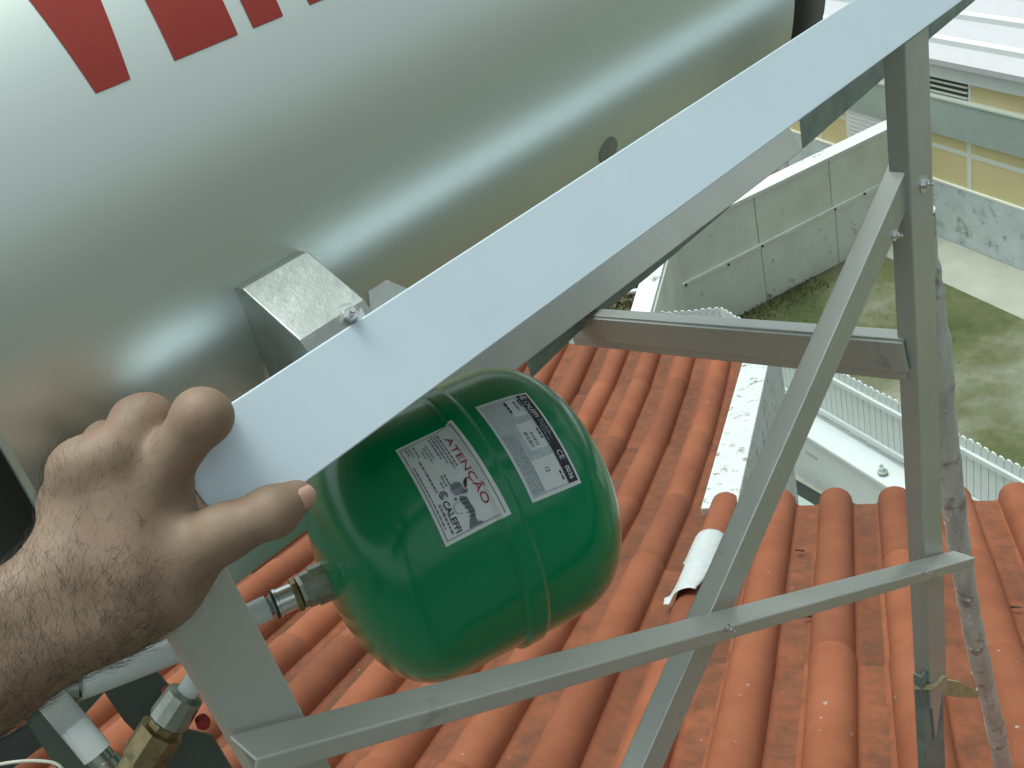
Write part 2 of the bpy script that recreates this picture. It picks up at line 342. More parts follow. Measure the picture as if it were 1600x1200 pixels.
# ---- panel wall of concrete panels, raised soil behind it
wa = on_Z(1168, 487, GZ); wb = on_Z(1321, 406, GZ); wd = (wb-wa)/np.linalg.norm(wb-wa); wn = np.array([wd[1], -wd[0], 0])
if wn@wa > 0: wn = -wn                       # towards the lens
ZM, ZT = -7.92, -7.0
cx = on_pl(1065, 430, wa, wn); s_c = (cx-wa)@wd
def wpt(s, z, out=0): return np.array([wa[0], wa[1], z])+wd*s+wn*out
rw = empty('panel_wall', wpt(0, GZ)); rl = np.array(rw.location)
tag(rw, 'grey concrete yard wall in two tiers of panels beyond the mossy yard', 'wall')
def rpart(name, s0, s1, z0, z1, dep, mt, out=0): return mesh(name, *box(wpt(s0, z0, out)-rl, wd*(s1-s0), -wn*dep, (0, 0, z1-z0)), mt, rw)
s_end = (on_Z(1321, 406, GZ)-wa)@wd+3.4
px_j = [1063, 1189, 1300, 1400]
sj_ = [(on_pl(x, y, wa, wn)-wa)@wd for x, y in ((1066, 440), (1186, 350), (1301, 290))]
st = (sj_[2]-sj_[1]); edges = [sj_[0], sj_[1], sj_[2]]
while edges[-1] < s_end: edges.append(edges[-1]+st)
for i in range(len(edges)-1):
    bevel(rpart('panel', edges[i]+.008, edges[i+1]-.008, ZM+.02, ZT-.012, .16, MT['conc'], -.05), .01, 1)
e2 = [sj_[0]-.02]
while e2[-1] < s_end: e2.append(e2[-1]+1.7)
for i in range(len(e2)-1): bevel(rpart('panel', e2[i]+.006, e2[i+1]-.006, GZ-.1, ZM-.03, .2, MT['conc2'], 0), .01, 1)
rpart('ledge', sj_[0]-.02, s_end, ZM-.04, ZM+.03, .22, MT['conc'], .012)
rpart('core', sj_[0], s_end, GZ-.1, ZT-.03, .12, MT['dark'], -.12)
rpart('coping', sj_[0]-.05, s_end, ZT-.01, ZT+.05, .34, MT['conc2'], -.02)
for s, z in ((sj_[0]+.05, ZM), (sj_[1], ZM), (sj_[1]-.75, ZM-.02), (sj_[2], ZM), (sj_[2]+.7, ZM+.01)):
    mesh('weep_pipe', *lathe([(0, .022), (.03, .022), (.03, .012)], wpt(s, z, 0)-rl, wn, 10), MT['darksteel'], rw)
# return wall coming towards the house
c0 = wpt(sj_[0], ZT, 0); tgt = on_Z(1022, 486, ZT); rd = tgt-c0; rd[2] = 0; rL = np.linalg.norm(rd); rd /= rL; rn = np.array([rd[1], -rd[0], 0])
if rn@wd < 0: rn = -rn
ret = bevel(mesh('return_panel', *box(c0-rl+np.array([0, 0, GZ-ZT])-rn*.3, rd*rL*1.9, rn*.3, (0, 0, ZT-GZ-.01)), MT['conc'], rw), .01, 1)
mesh('return_coping', *box(c0-rl-rn*.33, rd*rL*1.9, rn*.3, (0, 0, .05)), MT['conc2'], rw)
# raised soil
q0 = wpt(sj_[0]-.3, ZT-.12, -.2); q1 = wpt(s_end, ZT-.12, -.2)
def soil():
    V, Fc = [], []; n, mm = 40, 30; c_ = c0+rd*rL*1.9; c_[2] = ZT-.15
    base = [q0, q1]
    for j in range(mm):
        for i in range(n):
            p = q0+(q1-q0)*(i/(n-1)*3.2-2.2)-wn*(j/(mm-1)*12)
            V.append((p[0], p[1], GZ+.03+random.uniform(-.02, .02)+.05*math.sin(i*.8)*math.sin(j*.6)))
    for j in range(mm-1):
        for i in range(n-1): Fc.append((j*n+i, j*n+i+1, (j+1)*n+i+1, (j+1)*n+i))
    tag(mesh('terrain', V, Fc, MT['soil'], smooth=True), kind='structure')
soil()
def shrub(name, c, r, h, n, label, col):
    e = empty(name, c); tag(e, label, 'shrub', 'scrub behind the panel wall')
    V, Fc = [], []
    for k in range(n):
        a = random.uniform(0, 6.28); q = r*math.sqrt(random.random()); z = h*random.random()*(1-.6*q/r)
        p = np.array([q*math.cos(a), q*math.sin(a), z]); d = np.random.default_rng(k).normal(size=3); d /= np.linalg.norm(d); _, u, v = frame(d); L = random.uniform(.03, .07)
        i = len(V); V += [p-u*L*.4, p+v*L, p+u*L*.4, p-v*L]; Fc.append((i, i+1, i+2, i+3))
    mesh('foliage', V, Fc, col, e)
    mesh('stem', *joinm([tube([(0, 0, -.1), (random.uniform(-.1, .1), random.uniform(-.1, .1), h*.5), (random.uniform(-r, r)*.5, random.uniform(-r, r)*.5, h*.8)], [.02, .012, .005], 6) for _ in range(4)]), MT['soil'], e)
MT['leaf1'] = mat('dull leaves', (.085, .10, .035), .7, 0, col2=(.16, .15, .07), vscale=9)
MT['leaf2'] = mat('dry leaves', (.20, .16, .085), .8, 0, col2=(.11, .11, .05), vscale=9)
def shz(px, py): return on_Z(px, py, GZ+.05)
for i, (x, y, r, h, mt_, lab) in enumerate(((1035, 425, .9, .8, 'leaf1', 'low green shrub against the left end of the panel wall'), (985, 478, .6, .3, 'leaf1', 'green weeds below the fallen white board'), (1000, 440, .5, .3, 'leaf2', 'dry brown weeds above the fallen white board'), (1108, 338, .45, .25, 'leaf1', 'dark green tuft behind the middle of the wall coping'), (1140, 318, .35, .2, 'leaf2', 'dry brown tuft behind the wall coping, nearest the warehouse'), (955, 492, .5, .25, 'leaf2', 'dry weeds at the lower left of the scrub'))):
    shrub('shrub', shz(x, y), r, h, 420, lab, MT[mt_])
p = shz(992, 460); tag(bevel(mesh('fallen_board', *box(on_Z(975, 461, GZ+.3), on_Z(1004, 458, GZ+.3)-on_Z(975, 461, GZ+.3), (.05, .12, 0), (0, 0, .06)), MT['white']), .01, 1), 'short white board lying among the scrub left of the wall', 'board')
dp = bpt(bs(1233, 260)[0], 0, .1); dz = proj
p0 = on_pl(1232, 278, A0+bn*.3, bn)
tag(mesh('downpipe', *joinm([tube([p0+np.array([0, 0, .6]), p0, p0-bd*.15+bn*.1-np.array([0, 0, .05])], .05, 10), tube([p0-bd*.1+np.array([0, 0, .0]), p0+bd*.03], .07, 8)]), MT['pvc']), 'white downpipe with dark shoe at the foot of the warehouse plinth', 'pipe')
def weeds():
    V, Fc = [], []
    for k in range(1300):
        t = random.random(); s_ = sj_[0]+(s_end-4.2-sj_[0])*random.random(); d = abs(random.gauss(0, .35 if k % 3 else 1.6))+.01
        p = wpt(s_, GZ, d); h = random.uniform(.02, .09)*(1 if d < .5 else .5); a = random.uniform(0, 6.28); u = np.array([math.cos(a), math.sin(a), 0]); q = np.array([random.uniform(-.05, .05), random.uniform(-.05, .05), h])
        i = len(V); V += [p-u*.012, p+u*.012, p+q]; Fc.append((i, i+1, i+2))
    tag(mesh('weeds', V, Fc, MT['leaf1']), 'low green weeds along the foot of the panel wall', 'weeds', kind='stuff')
weeds()
# concrete path in front of the plinth
pw_ = abs((on_Z(1470, 437, GZ)-A0)@bn)
e0, e1 = bpt(-5.5, GZ+.006, .05), bpt(14, GZ+.006, .05)
sheet('path', [e0, e1, e1+bn*pw_, e0+bn*pw_], MT['path'])
# moss patch at the wall foot
# ---- boundary: low rendered wall with white board fence
FZ = -7.2
f0 = on_Z(1125, 483, FZ); f1 = on_Z(1600, 735, FZ); f2 = on_Z(950, 497, FZ)
fd = (f1-f0)/np.linalg.norm(f1-f0); fn = np.array([-fd[1], fd[0], 0]); fn = fn if fn@f0 < 0 else -fn
lo, hi = GZ, FZ
mid = f0+fd*2.4
for _ in range(40):
    m_ = (lo+hi)/2; y_ = proj((mid[0], mid[1], m_)); x0 = y_[0]
    yt = 651.7+(x0-1282.5)*.544
    if y_[1] > yt: lo = m_
    else: hi = m_
FB = m_
g0 = f1-f0; Lf = np.linalg.norm(f1-f0)+.9
bw = empty('boundary_wall', (f0[0], f0[1], GZ)); bl = np.array(bw.location)
tag(bw, 'low white boundary wall with wide ledge below the white board fence', 'wall')
def fpt(s, z, out=0): return np.array([f0[0], f0[1], z])+fd*s+fn*out
bevel(mesh('wall_body', *box(fpt(-.12, GZ-.1, .0)-bl, fd*(Lf+.12), fn*.34, (0, 0, FB-.07-GZ+.1)), MT['white'], bw), .02)
bevel(mesh('ledge', *box(fpt(-.15, FB-.068, -.02)-bl, fd*(Lf+.15), fn*.42, (0, 0, .06)), MT['white'], bw), .015)
d0_, d1_ = on_Z(1240, 748, GZ+.03), on_Z(1300, 783, GZ+.03)
mesh('drain_slot', *box(d0_-bl, d1_-d0_, fn*.22, (0, 0, .012)), MT['dark'], bw)
mesh('drain_kerb', *box(d0_+fn*.225-bl, d1_-d0_, fn*.2, (0, 0, .03)), MT['band'], bw)
sl2 = on_pl(1268, 712, fpt(0, GZ, .345), fn); s2 = (sl2-fpt(0, GZ))@fd
mesh('wall_plate', *box(fpt(s2-.12, sl2[2]-.02, .33)-bl, fd*.22, fn*.018, (0, 0, .045)), MT['band'], bw)
lp = on_Z(1379, 738, FB+.02)
lamp = empty('wall_lamp', lp); tag(lamp, 'small round lamp base on the white wall ledge', 'lamp')
mesh('base', *lathe([(0, .06), (.02, .06), (.03, .045), (.06, .03), (.07, .02)], (0, 0, 0), (0, 0, 1), 16), MT['band'], lamp)
mesh('socket', *lathe([(0, .022), (.045, .022), (.05, .012)], (.035, .03, .02), (.2, .1, 1), 10), MT['bracket'], lamp)
bf = empty('board_fence', fpt(0, FB)); fl = np.array(bf.location)
tag(bf, 'white fence of close upright boards turning a corner on the boundary wall', 'fence')
bwid = .098; hb = FZ-FB
bm_me = None
def board(p, d, n_):
    global bm_me
    if bm_me is None:
        V, Fc = prism([(-.045, 0), (-.045, hb-.03), (-.02, hb), (.02, hb), (.045, hb-.03), (.045, 0)], (0, -.011, .03), (1, 0, 0), (0, 0, 1), (0, .022, 0))
        o = mesh('board', V, Fc, MT['fence'], bf); bm_me = o.data
    else: o = link('board', bm_me, None, bf)
    o.matrix_local = Matrix.Translation(Vector(p-fl)) @ Matrix(((d[0], n_[0], 0, 0), (d[1], n_[1], 0, 0), (0, 0, 1, 0), (0, 0, 0, 1)))
    o.rotation_euler.z += random.uniform(-.01, .01); o.location.z += random.uniform(-.012, .012)
nb = int(Lf/bwid)
for i in range(nb): board(fpt(i*bwid+.05, FB), fd, fn)
rd2 = f2-f0; rd2[2] = 0; L2 = np.linalg.norm(rd2)+3.2; rd2 /= np.linalg.norm(rd2); rn2 = np.array([-rd2[1], rd2[0], 0]); rn2 = rn2 if rn2@f0 < 0 else -rn2
for i in range(int(L2/bwid)): board(f0*[1, 1, 0]+np.array([0, 0, FB])+rd2*(i*bwid+.05), rd2, rn2)
for (pp, d, L, n_) in ((fpt(0, 0), fd, Lf, fn), (f0*[1, 1, 0], rd2, L2, rn2)):
    for z in (FZ-.17, FB+.10):
        mesh('rail', *box(np.array([pp[0], pp[1], z])+n_*.012-fl, d*L, n_*.04, (0, 0, .06)), MT['fence'], bf)
    b2 = mesh('wall_body', *box(np.array([pp[0], pp[1], GZ-.1])-n_*.1-fl+ (fl-bl), d*L, n_*.3, (0, 0, FB-GZ-.0)), MT['white'], bw) if d is rd2 else None
# house yard between the boundary and the house
yz = GZ+.008
sheet('courtyard', [fpt(-4, yz, .3), fpt(Lf+6, yz, .3), fpt(Lf+6, yz, 14), fpt(-4, yz, 14)], MT['path'])

# ================================================================== the house and its tiled roof
AZ, P1, P2 = 0.5156, 0.3710, 0.2109
hv = np.array([math.cos(AZ), math.sin(AZ), 0]); ev = np.array([-hv[1], hv[0], 0])
Z0 = -(1.2499+.058)/math.cos(P1); A_B = 3.03; RT = .070; A_END = 5.0
def zprof(a):
    if a < A_B: return Z0-math.tan(P1)*a
    z = Z0-math.tan(P1)*A_B; L = (A_END-A_B)/3; a -= A_B
    for i, t in enumerate((.30, .214, .130)):
        q = min(a, L) if i < 2 else a
        z -= t*q; a -= q
        if a <= 1e-9: break
    return z
def roof_pt(a, b, up=0):
    p = P1 if a < A_B else P2
    return hv*a+ev*b+np.array([0, 0, zprof(a)])+up*(hv*math.sin(p)+np.array([0, 0, math.cos(p)]))
N1 = hv*math.sin(P1)+np.array([0, 0, math.cos(P1)]); N2 = hv*math.sin(P2)+np.array([0, 0, math.cos(P2)])
def on_r1(px, py): return on_pl(px, py, roof_pt(0, 0), N1)
def on_r2(px, py): return on_pl(px, py, roof_pt(A_B+.5, 0), N2)
PITCH = .2
b_ref = on_pl(1305, 772, roof_pt(0, 0, RT), N1)@ev
a_eR = on_pl(1305, 772, roof_pt(0, 0, RT), N1)@hv
a_eL = on_pl(958, 531, roof_pt(A_B+.5, 0, RT), N2)@hv
PAR_R0 = on_r1(1106, 785)@ev                 # inner edge of the white side wall
PAR_R1 = on_r2(1172, 562)@ev
print('roof', b_ref, a_eR, a_eL, PAR_R0, PAR_R1)
house = empty('tiled_house', (0, 0, 0)); tag(house, 'house below the lens with orange terracotta tiled roof and white side wall', 'house')
roof = mesh('roof', [roof_pt(.2, -1.02, -.03), roof_pt(a_eR-.06, -1.02, -.03), roof_pt(a_eR-.06, 7, -.03), roof_pt(.2, 7, -.03)]+[roof_pt(.2, -1.02, -.10), roof_pt(a_eR-.06, -1.02, -.10), roof_pt(a_eR-.06, 7, -.10), roof_pt(.2, 7, -.10)],
            [(0, 1, 2, 3), (4, 5, 6, 7), (0, 1, 5, 4), (1, 2, 6, 5), (2, 3, 7, 6), (3, 0, 4, 7)], MT['deck'], house)
bL = PAR_R1+.02
mesh('roof_extension', [roof_pt(A_B, bL, -.13), roof_pt(a_eL-.06, bL, -.13), roof_pt(a_eL-.06, 7, -.13), roof_pt(A_B, 7, -.13)]+[roof_pt(A_B, bL, -.20), roof_pt(a_eL-.06, bL, -.20), roof_pt(a_eL-.06, 7, -.20), roof_pt(A_B, 7, -.20)],
     [(0, 1, 2, 3), (4, 5, 6, 7), (0, 1, 5, 4), (1, 2, 6, 5), (2, 3, 7, 6), (3, 0, 4, 7)], MT['deck'], house)
RW, RH = .060, .062
def tprof(x):                                # roll centred on 0, trough beside it
    if abs(x) < RW: return .006+RH*math.sqrt(max(0, 1-(x/RW)**2))**.9
    return .006*(1-min(1, (abs(x)-RW)/.012))
def tile_mesh(L):
    xs = [-.072, -RW, -.056, -.045, -.030, -.015, 0, .015, .030, .045, .056, RW, .075, .142]
    zs = [tprof(x) for x in xs]
    V = []
    n = len(xs)
    for y, dz, sc_ in ((0, .0, .975), (L*.06, .0, .978), (L-.004, .0075, 1.0), (L, .004, .992)):
        for x, z in zip(xs, zs): V.append((x*sc_ if abs(x) <= RW else x, y, z*sc_+dz))
    for x, z in zip(xs, zs): V.append((x*.97, L, z+.004-.016))
    for x, z in zip(xs, zs): V.append((x*.97, L*.5, z-.012))
    Fc = [(j*n+i, j*n+i+1, (j+1)*n+i+1, (j+1)*n+i) for j in range(5) for i in range(n-1)]
    return V, Fc
ROW = .62
tm = {}
def put_tile(a0, p, b, L):
    key = round(L, 3)
    if key not in tm:
        V, Fc = tile_mesh(L); o = mesh('tile', V, Fc, MT['tile'], roof, True, 35); tm[key] = o.data
    else: o = link('tile', tm[key], None, roof)
    d = hv*math.cos(p)-np.array([0, 0, math.sin(p)]); nn = hv*math.sin(p)+np.array([0, 0, math.cos(p)]); x = np.cross(d, nn)
    x = -ev if (np.cross(d, nn)@ev) < 0 else ev
    pos = hv*a0+ev*b+np.array([0, 0, zprof(a0)])
    o.matrix_local = Matrix(((x[0], d[0], nn[0], pos[0]), (x[1], d[1], nn[1], pos[1]), (x[2], d[2], nn[2], pos[2]), (0, 0, 0, 1))) @ Matrix.Rotation(random.uniform(-.006, .006), 4, 'Z') @ Matrix.Rotation(random.uniform(-.004, .004), 4, 'X')
    return o
def visible(a, b, m=260):
    for aa in (a, a+.3, a+.6):
        q = roof_pt(aa, b); c = M.T@q
        if c[2] > .1:
            x, y = proj(q)
            if -m < x < 1600+m and -m < y < 1200+m: return True
    return False
ch = math.cos(P1)
rows = []; a = a_eR
while a > .75: a -= ROW*ch; rows.append(a)
a_top = rows[-1]
cnt = 0; far_tiles = []
for a in rows:
    for k in range(-30, 36):
        b = b_ref+k*PITCH
        if b < -.95: continue
        if a+ROW*ch > a_eR-.1 and b > PAR_R0-.05: pass
        if visible(a, b): put_tile(a, P1, b, ROW+.035); cnt += 1
        else: far_tiles.append((a, b))
# left part runs on past the kink, flattening row by row
nrow = 3
for r in range(nrow):
    a = a_eR+r*(a_eL-a_eR)/nrow; a2 = a_eR+(r+1)*(a_eL-a_eR)/nrow
    p_ = math.atan2(zprof(a)-zprof(a2), a2-a); RL = (a2-a)/math.cos(p_)
    for k in range(-30, 36):
        b = b_ref+k*PITCH
        if b < PAR_R0+.09: continue
        if visible(a, b): put_tile(a, p_, b, RL+.03); cnt += 1
print('tiles', cnt)
# tiles out of view, one corrugated sheet
def far_sheet():
    V, Fc = [], []
    xs = [-.1, -RW, -.045, -.02, 0, .02, .045, RW]
    for a, b in far_tiles:
        i0 = len(V)
        for aa, dz in ((a, .0), (a+ROW*ch, .015)):
            for x in xs+[.1]: V.append(roof_pt(min(aa, A_B), b+x, tprof(x)+dz))
        n = len(xs)+1
        for i in range(n-1): Fc.append((i0+i, i0+i+1, i0+n+i+1, i0+n+i))
    o = mesh('tile_field', V, Fc, MT['tile'], roof, True, 35); o['kind'] = 'stuff'
far_sheet()
zt_ = zprof(a_top)+.03
mesh('added_terrace', *box(hv*(a_top-5)+ev*-6+np.array([0, 0, zt_-.15]), hv*5.02, ev*13, (0, 0, .15)), MT['added_terrace'], house)  # unseen slab added behind the lens, dark to grey the tank's reflection
for (pa, pb, da, db) in ((a_top-5, -6, .2, 13), (a_top-5, -6, 4.4, .2)):  # unseen walls added to keep a bright gap out of the tank's reflection
    mesh('added_parapet', *box(hv*pa+ev*pb+np.array([0, 0, zt_]), hv*da, ev*db, (0, 0, 1.05)), MT['house'], house)
# walls under the eaves
def hbox(name, a0, a1, b0, b1, z0, z1, mt): return mesh(name, *box(hv*a0+ev*b0+np.array([0, 0, z0]), hv*(a1-a0), ev*(b1-b0), (0, 0, z1-z0)), mt, house)
hbox('eave_wall', a_top-4.9, a_eR-.25, -.98, 7, GZ-.1, zprof(a_eR)-.12, MT['white'])
hbox('extension_wall', a_eR-.25, a_eL-.2, PAR_R0+.0, 7, GZ-.1, zprof(a_eL)-.1, MT['white'])
# white mottled side wall whose top shows beside the lower tiles
V = []
wt = .135
b00, b11 = PAR_R0, PAR_R1
for a, bb in ((a_eR-.04, b00), (a_eL-.02, b11)):
    z = zprof(a)+.045
    for (db, zz) in ((0, z), (-wt, z), (-wt, GZ-.1), (0, GZ-.1)): V.append(hv*a+ev*(bb+db)+np.array([0, 0, zz]))
bevel(mesh('side_wall', V, [(0, 1, 2, 3), (4, 7, 6, 5), (0, 4, 5, 1), (1, 5, 6, 2), (2, 6, 7, 3), (3, 7, 4, 0)], MT['whitestain'], house), .006)

# unseen house added behind the lens to grey the tank's reflection
nh = empty('added_house', (0, 0, 0)); tag(nh, 'plain grey rendered house behind the viewpoint, mirrored in the tank', 'house')
mesh('wall', *box((-18, -12, GZ), (34, 0, 0), (0, -7, 0), (0, 0, 11.6)), MT['house'], nh)
mesh('roof', *prism([(-.4, 0), (3.5, 1.5), (7.4, 0), (7.4, -.15), (-.4, -.15)], (-18.3, -12, GZ+11.76), (0, -1, 0), (0, 0, 1), (34.6, 0, 0)), MT['deck'], nh)
for i in range(5):
    wnd = mesh('window', *box((-13+i*4.6, -12.0, GZ+8.6), (1.3, 0, 0), (0, .04, 0), (0, 0, 1.5)), MT['dark'], nh)
    mesh('sill', *box((-13.1+i*4.6, -11.99, GZ+8.5), (1.5, 0, 0), (0, .12, 0), (0, 0, .08)), MT['white'], wnd)

# ================================================================== support frame
fr = empty('support_frame', (.1, .43, Z0-.2)); frl = np.array(fr.location)
tag(fr, 'light aluminium frame of rail, posts and crossed braces carrying the tank', 'frame')
def fpart(name, vf, mt=None, bv=.0012): 
    V, Fc = vf; o = mesh(name, [np.array(v)-frl for v in V], Fc, mt or MT['alu'], fr)
    return bevel(o, bv) if bv else o
# top rail: channel whose web leans 60 degrees
YU, ZU, YL, ZL = .442, -.2335, .415, -.281
XR0, XR1 = .130, 1.42
wv = np.array([0, YU-YL, ZU-ZL]); WL = np.linalg.norm(wv); wv /= WL; wi = np.array([0, wv[2], -wv[1]])
th = .0028
def chan(W, D, t): return [(0, 0), (W, 0), (W, D), (W-t, D), (W-t, t), (t, t), (t, D), (0, D)]
def rail_mesh():
    r = .021; pts = [(XR1, 0), (XR1, WL)]
    for k in range(7): a = R_(90+k*15); pts.append((XR0+r+r*math.cos(a), WL-r+r*math.sin(a)))
    for k in range(7): a = R_(180+k*15); pts.append((XR0+r+r*math.cos(a), r+r*math.sin(a)))
    web = prism(pts, (0, YL, ZL), (1, 0, 0), wv, wi*th); o = np.array([XR0+.024, YL, ZL])+wi*th
    return joinm([web, box(o, (XR1-XR0-.024, 0, 0), wv*th, wi*.023), box(o+wv*(WL-th), (XR1-XR0-.024, 0, 0), wv*th, wi*.023)])
fpart('top_rail', rail_mesh(), MT['rail'], .0008)
# posts
def post(name, x0, x1, y0, dep, z0, z1, mt=None): return fpart(name, prism([(0, 0), (x1-x0, 0), (x1-x0, dep), (x1-x0-th, dep), (x1-x0-th, th), (th, th), (th, dep), (0, dep)], (x0, y0, z0), (1, 0, 0), (0, 1, 0), (0, 0, z1-z0)), mt)
def roofz(x, y, up=0): a = x*hv[0]+y*hv[1]; return (zprof(a) if a > a_top else zt_)+up
post('post', .849, .895, .42, .021, -1.16, -.285)
post('post', .0865, .124, .42, .021, roofz(.1, .43, .03), -.285)
# narrower galvanised foot of the right post
xf0, xf1 = on_Y(1437, 1120, .4235)[0], on_Y(1474, 1120, .4235)[0]
post('post_foot', xf0+.011, xf1+.002, .4235, .012, roofz(.86, .45, .03), -1.085, MT['alu_old'])
# chisel end of the right post
fpart('post_tip', prism([(0, 0), (.028, 0), (.006, -.075)], (.853, .4203, -1.158), (1, 0, 0), (0, 0, 1), (0, .0025, 0)), bv=0)
# brace from the right post down to the left, behind the other
def brace1():
    p0 = np.array([.727, .425, -.483]); d = np.array([.846, 0, .533]); d /= np.linalg.norm(d); nrm = np.array([d[2], 0, -d[0]])   # nrm: to lower right
    a = p0-d*1.25; L = 1.25+.155
    return prism([(0, 0), (.033, 0), (.033, .02), (.033-th, .02), (.033-th, th), (th, th), (th, .02), (0, .02)], a, nrm, (0, 1, 0), d*L)
fpart('diagonal_brace', brace1())
def brace2():
    p0 = np.array([.124, .418, -.408]); d = np.array([.83, 0, -.55]); d /= np.linalg.norm(d); up = np.array([-d[2], 0, d[0]])
    q0 = p0-d*.047; L = 1.0
    # angle: top flange reaches towards the viewer, front lip hangs from it
    w_, h_ = .027, .012
    prof = [(0, 0), (w_, 0), (w_, -h_), (w_-.0025, -h_), (w_-.0025, -.0025), (0, -.0025)]
    V, Fc = prism(prof, q0, (0, -1, 0), up, d*L)
    V = [np.array(v) for v in V]; n = len(prof)
    for i, (s, u) in enumerate(prof):          # mitred ends
        V[i] = V[i]+d*(s*.55)*0; V[n+i] = V[n+i]-d*(.027-s)*1.1*-1*0
    return V, Fc
fpart('diagonal_brace', brace2())
# front rail of the cradle, seen below the top rail
YF = .87; ZF = -.7365*YF
fpart('front_rail', prism(chan(WL, .026, th), (.06, YF, ZF), wv, wi, (1.6045*YF-.06, 0, 0)))
YG = .905
gp = [on_Y(1256, 232, YG), on_Y(1384, 120, YG), on_Y(1454, 60, YG), on_Y(1525, 0, YG), on_Y(1600, -64, YG)]
gpt = gp+[p*[1, 1, 0]+np.array([0, 0, -.55]) for p in gp[::-1]]
fpart('rail_extension', prism([(p[0], p[2]) for p in gpt], (0, YG, 0), (1, 0, 0), (0, 0, 1), (0, .004, 0)), MT['alu_old'])
lp_ = [on_Y(832, 590, .893), on_Y(902, 521, .893), on_Y(1012, 433, .893), on_Y(1140, 324, .893)]
lp_ = lp_+[p+np.array([0, 0, .03]) for p in lp_[::-1]]
fpart('rail_lip', prism([(p[0], p[2]) for p in lp_], (0, .893, 0), (1, 0, 0), (0, 0, 1), (0, .003, 0)), MT['alu_old'], 0)
# cross member further back and the strut that ties it to the right post
sa, sb = np.array([.846, .432, -.592]), np.array([.846, .92, -.6565])
dv = sb-sa; dv /= np.linalg.norm(dv); du = np.cross(dv, (1, 0, 0)); du = du if du[2] > 0 else -du
fpart('strut', prism([(-.004, 0), (.018, .002), (.018, .004), (0, .003), (0, -.036), (-.004, -.036)], sa, (1, 0, 0), du, dv*np.linalg.norm(sb-sa)))
fpart('strut', prism([(0, 0), (.02, 0), (.02, -.014), (0, -.012)], sa+np.array([-.001, 0, -.036]), (1, 0, 0), du, dv*np.linalg.norm(sb-sa)))
# foot plates
for x, y in ((.105, .43), (.863, .455)):
    fpart('foot_plate', box((x-.05, y-.05, roofz(x, y, .055)), (.1, 0, 0), (0, .1, 0), (0, 0, .006)), MT['alu_old'])
# bolts
b1 = on_Y(1443, 287, .42)
hexbolt('bolt', b1-frl, (0, -1, 0), .0045, .005, MT['zinc'], fr)
b2 = on_Y(1398, 367, .425); hexbolt('bolt', b2-frl, (0, -1, 0), .003, .004, MT['zinc'], fr)

for (x, y, yy, r) in ((1136, 981, .3905, .0018), (1444, 893, .3905, .0018)):
    hexbolt('bolt', on_Y(x, y, yy)-frl, (0, -1, 0), r, .004, MT['zinc'], fr)
# ================================================================== water tank
YC, ZC, TR = .748, -.197, .25
def thit(px, py, rad=TR):
    r = ray(px, py); A = r[1]**2+r[2]**2; B = -2*(r[1]*YC+r[2]*ZC); q = YC**2+ZC**2-rad*rad
    p = r*((-B-math.sqrt(max(0, B*B-4*A*q)))/(2*A)); return p[0], math.degrees(math.atan2(p[2]-ZC, YC-p[1])), p
tk = empty('water_tank', (.078, YC, ZC-TR)); tl = np.array(tk.location)
tag(tk, 'brushed metal cylindrical water tank with red letters on its upper side', 'tank')
XT0 = (thit(0, 685)[0]+thit(55, 795)[0])/2; XT1 = thit(1240, 50)[0]
print('tank', XT0, XT1, [tuple(round(v, 3) for v in thit(*q)[:2]) for q in ((148, 143.6), (485, 10), (450, 420), (800, 290), (0, 430), (450, 30))])
mesh('shell', *lathe([(XT0-.0, TR-.012), (XT0, TR-.003), (XT0+.003, TR), (XT1-.003, TR), (XT1, TR-.004), (XT1+.004, TR-.012)], (-tl[0], YC-tl[1], ZC-tl[2]), (1, 0, 0), 192), MT['tank'], tk, True, 40)
mesh('end_cap', *lathe([(-.055, .01), (-.05, .15), (-.035, .205), (-.012, .233), (.0, .241), (.03, .242)], (XT0-.002-tl[0], YC-tl[1], ZC-tl[2]), (1, 0, 0), 96), MT['cap'], tk, True, 50)
mesh('end_cap', *lathe([(-.02, .242), (.006, .249), (.05, .249), (.075, .232), (.09, .17), (.095, .01)], (XT1+.006-tl[0], YC-tl[1], ZC-tl[2]), (1, 0, 0), 96), MT['cap'], tk, True, 50)
def tankp(x, phi, up=.0006):
    r = TR+up; a = R_(phi); return np.array([x, YC-r*math.cos(a), ZC+r*math.sin(a)])-tl
def strip(name, poly):
    """poly: list of (phi, x_left, x_right)"""
    V, Fc = [], []; rws = []
    for i in range(len(poly)-1):
        (p0, l0, r0), (p1, l1, r1) = poly[i], poly[i+1]
        for t in np.linspace(0, 1, 33)[(1 if i else 0):]: rws.append((p0+(p1-p0)*t, l0+(l1-l0)*t, r0+(r1-r0)*t))
    for p, l, r in rws: V += [tankp(l, p), tankp(r, p)]
    for i in range(len(rws)-1): Fc.append((2*i, 2*i+1, 2*i+3, 2*i+2))
    return V, Fc
PB = thit(300, 84)[1]
def lett(bl, br, tl_, tr_):                  # pixel corners: bottom left/right, a point up each side
    x0, x1 = thit(*bl)[0], thit(*br)[0]; xa, pa, _ = thit(*tl_); xb, pb, _ = thit(*tr_)
    top = PB+34
    mesh('letter', *strip('l', [(PB, x0, x1), (top, x0+(xa-x0)*(top-PB)/(pa-PB), x1+(xb-x1)*(top-PB)/(pb-PB))]), MT['red'], tk, True)
lett((148, 143.6), (202.5, 122.6), (45, 0), (157, 0))
lett((273, 95.6), (372.4, 56), (229, 5), (347, 0))
lett((396.8, 46), (443, 27), (375, 0), (431, 0))
lett((485.6, 10.5), (580, -27), (480, 0), (575, -38))
mesh('plug', *lathe([(-.001, .011), (.0006, .011), (.0009, .010), (.0009, .002)], tankp(*thit(950, 235)[:2], 0), tankp(*thit(950, 235)[:2], .1)-tankp(*thit(950, 235)[:2], 0), 24), MT['bracket'], tk)
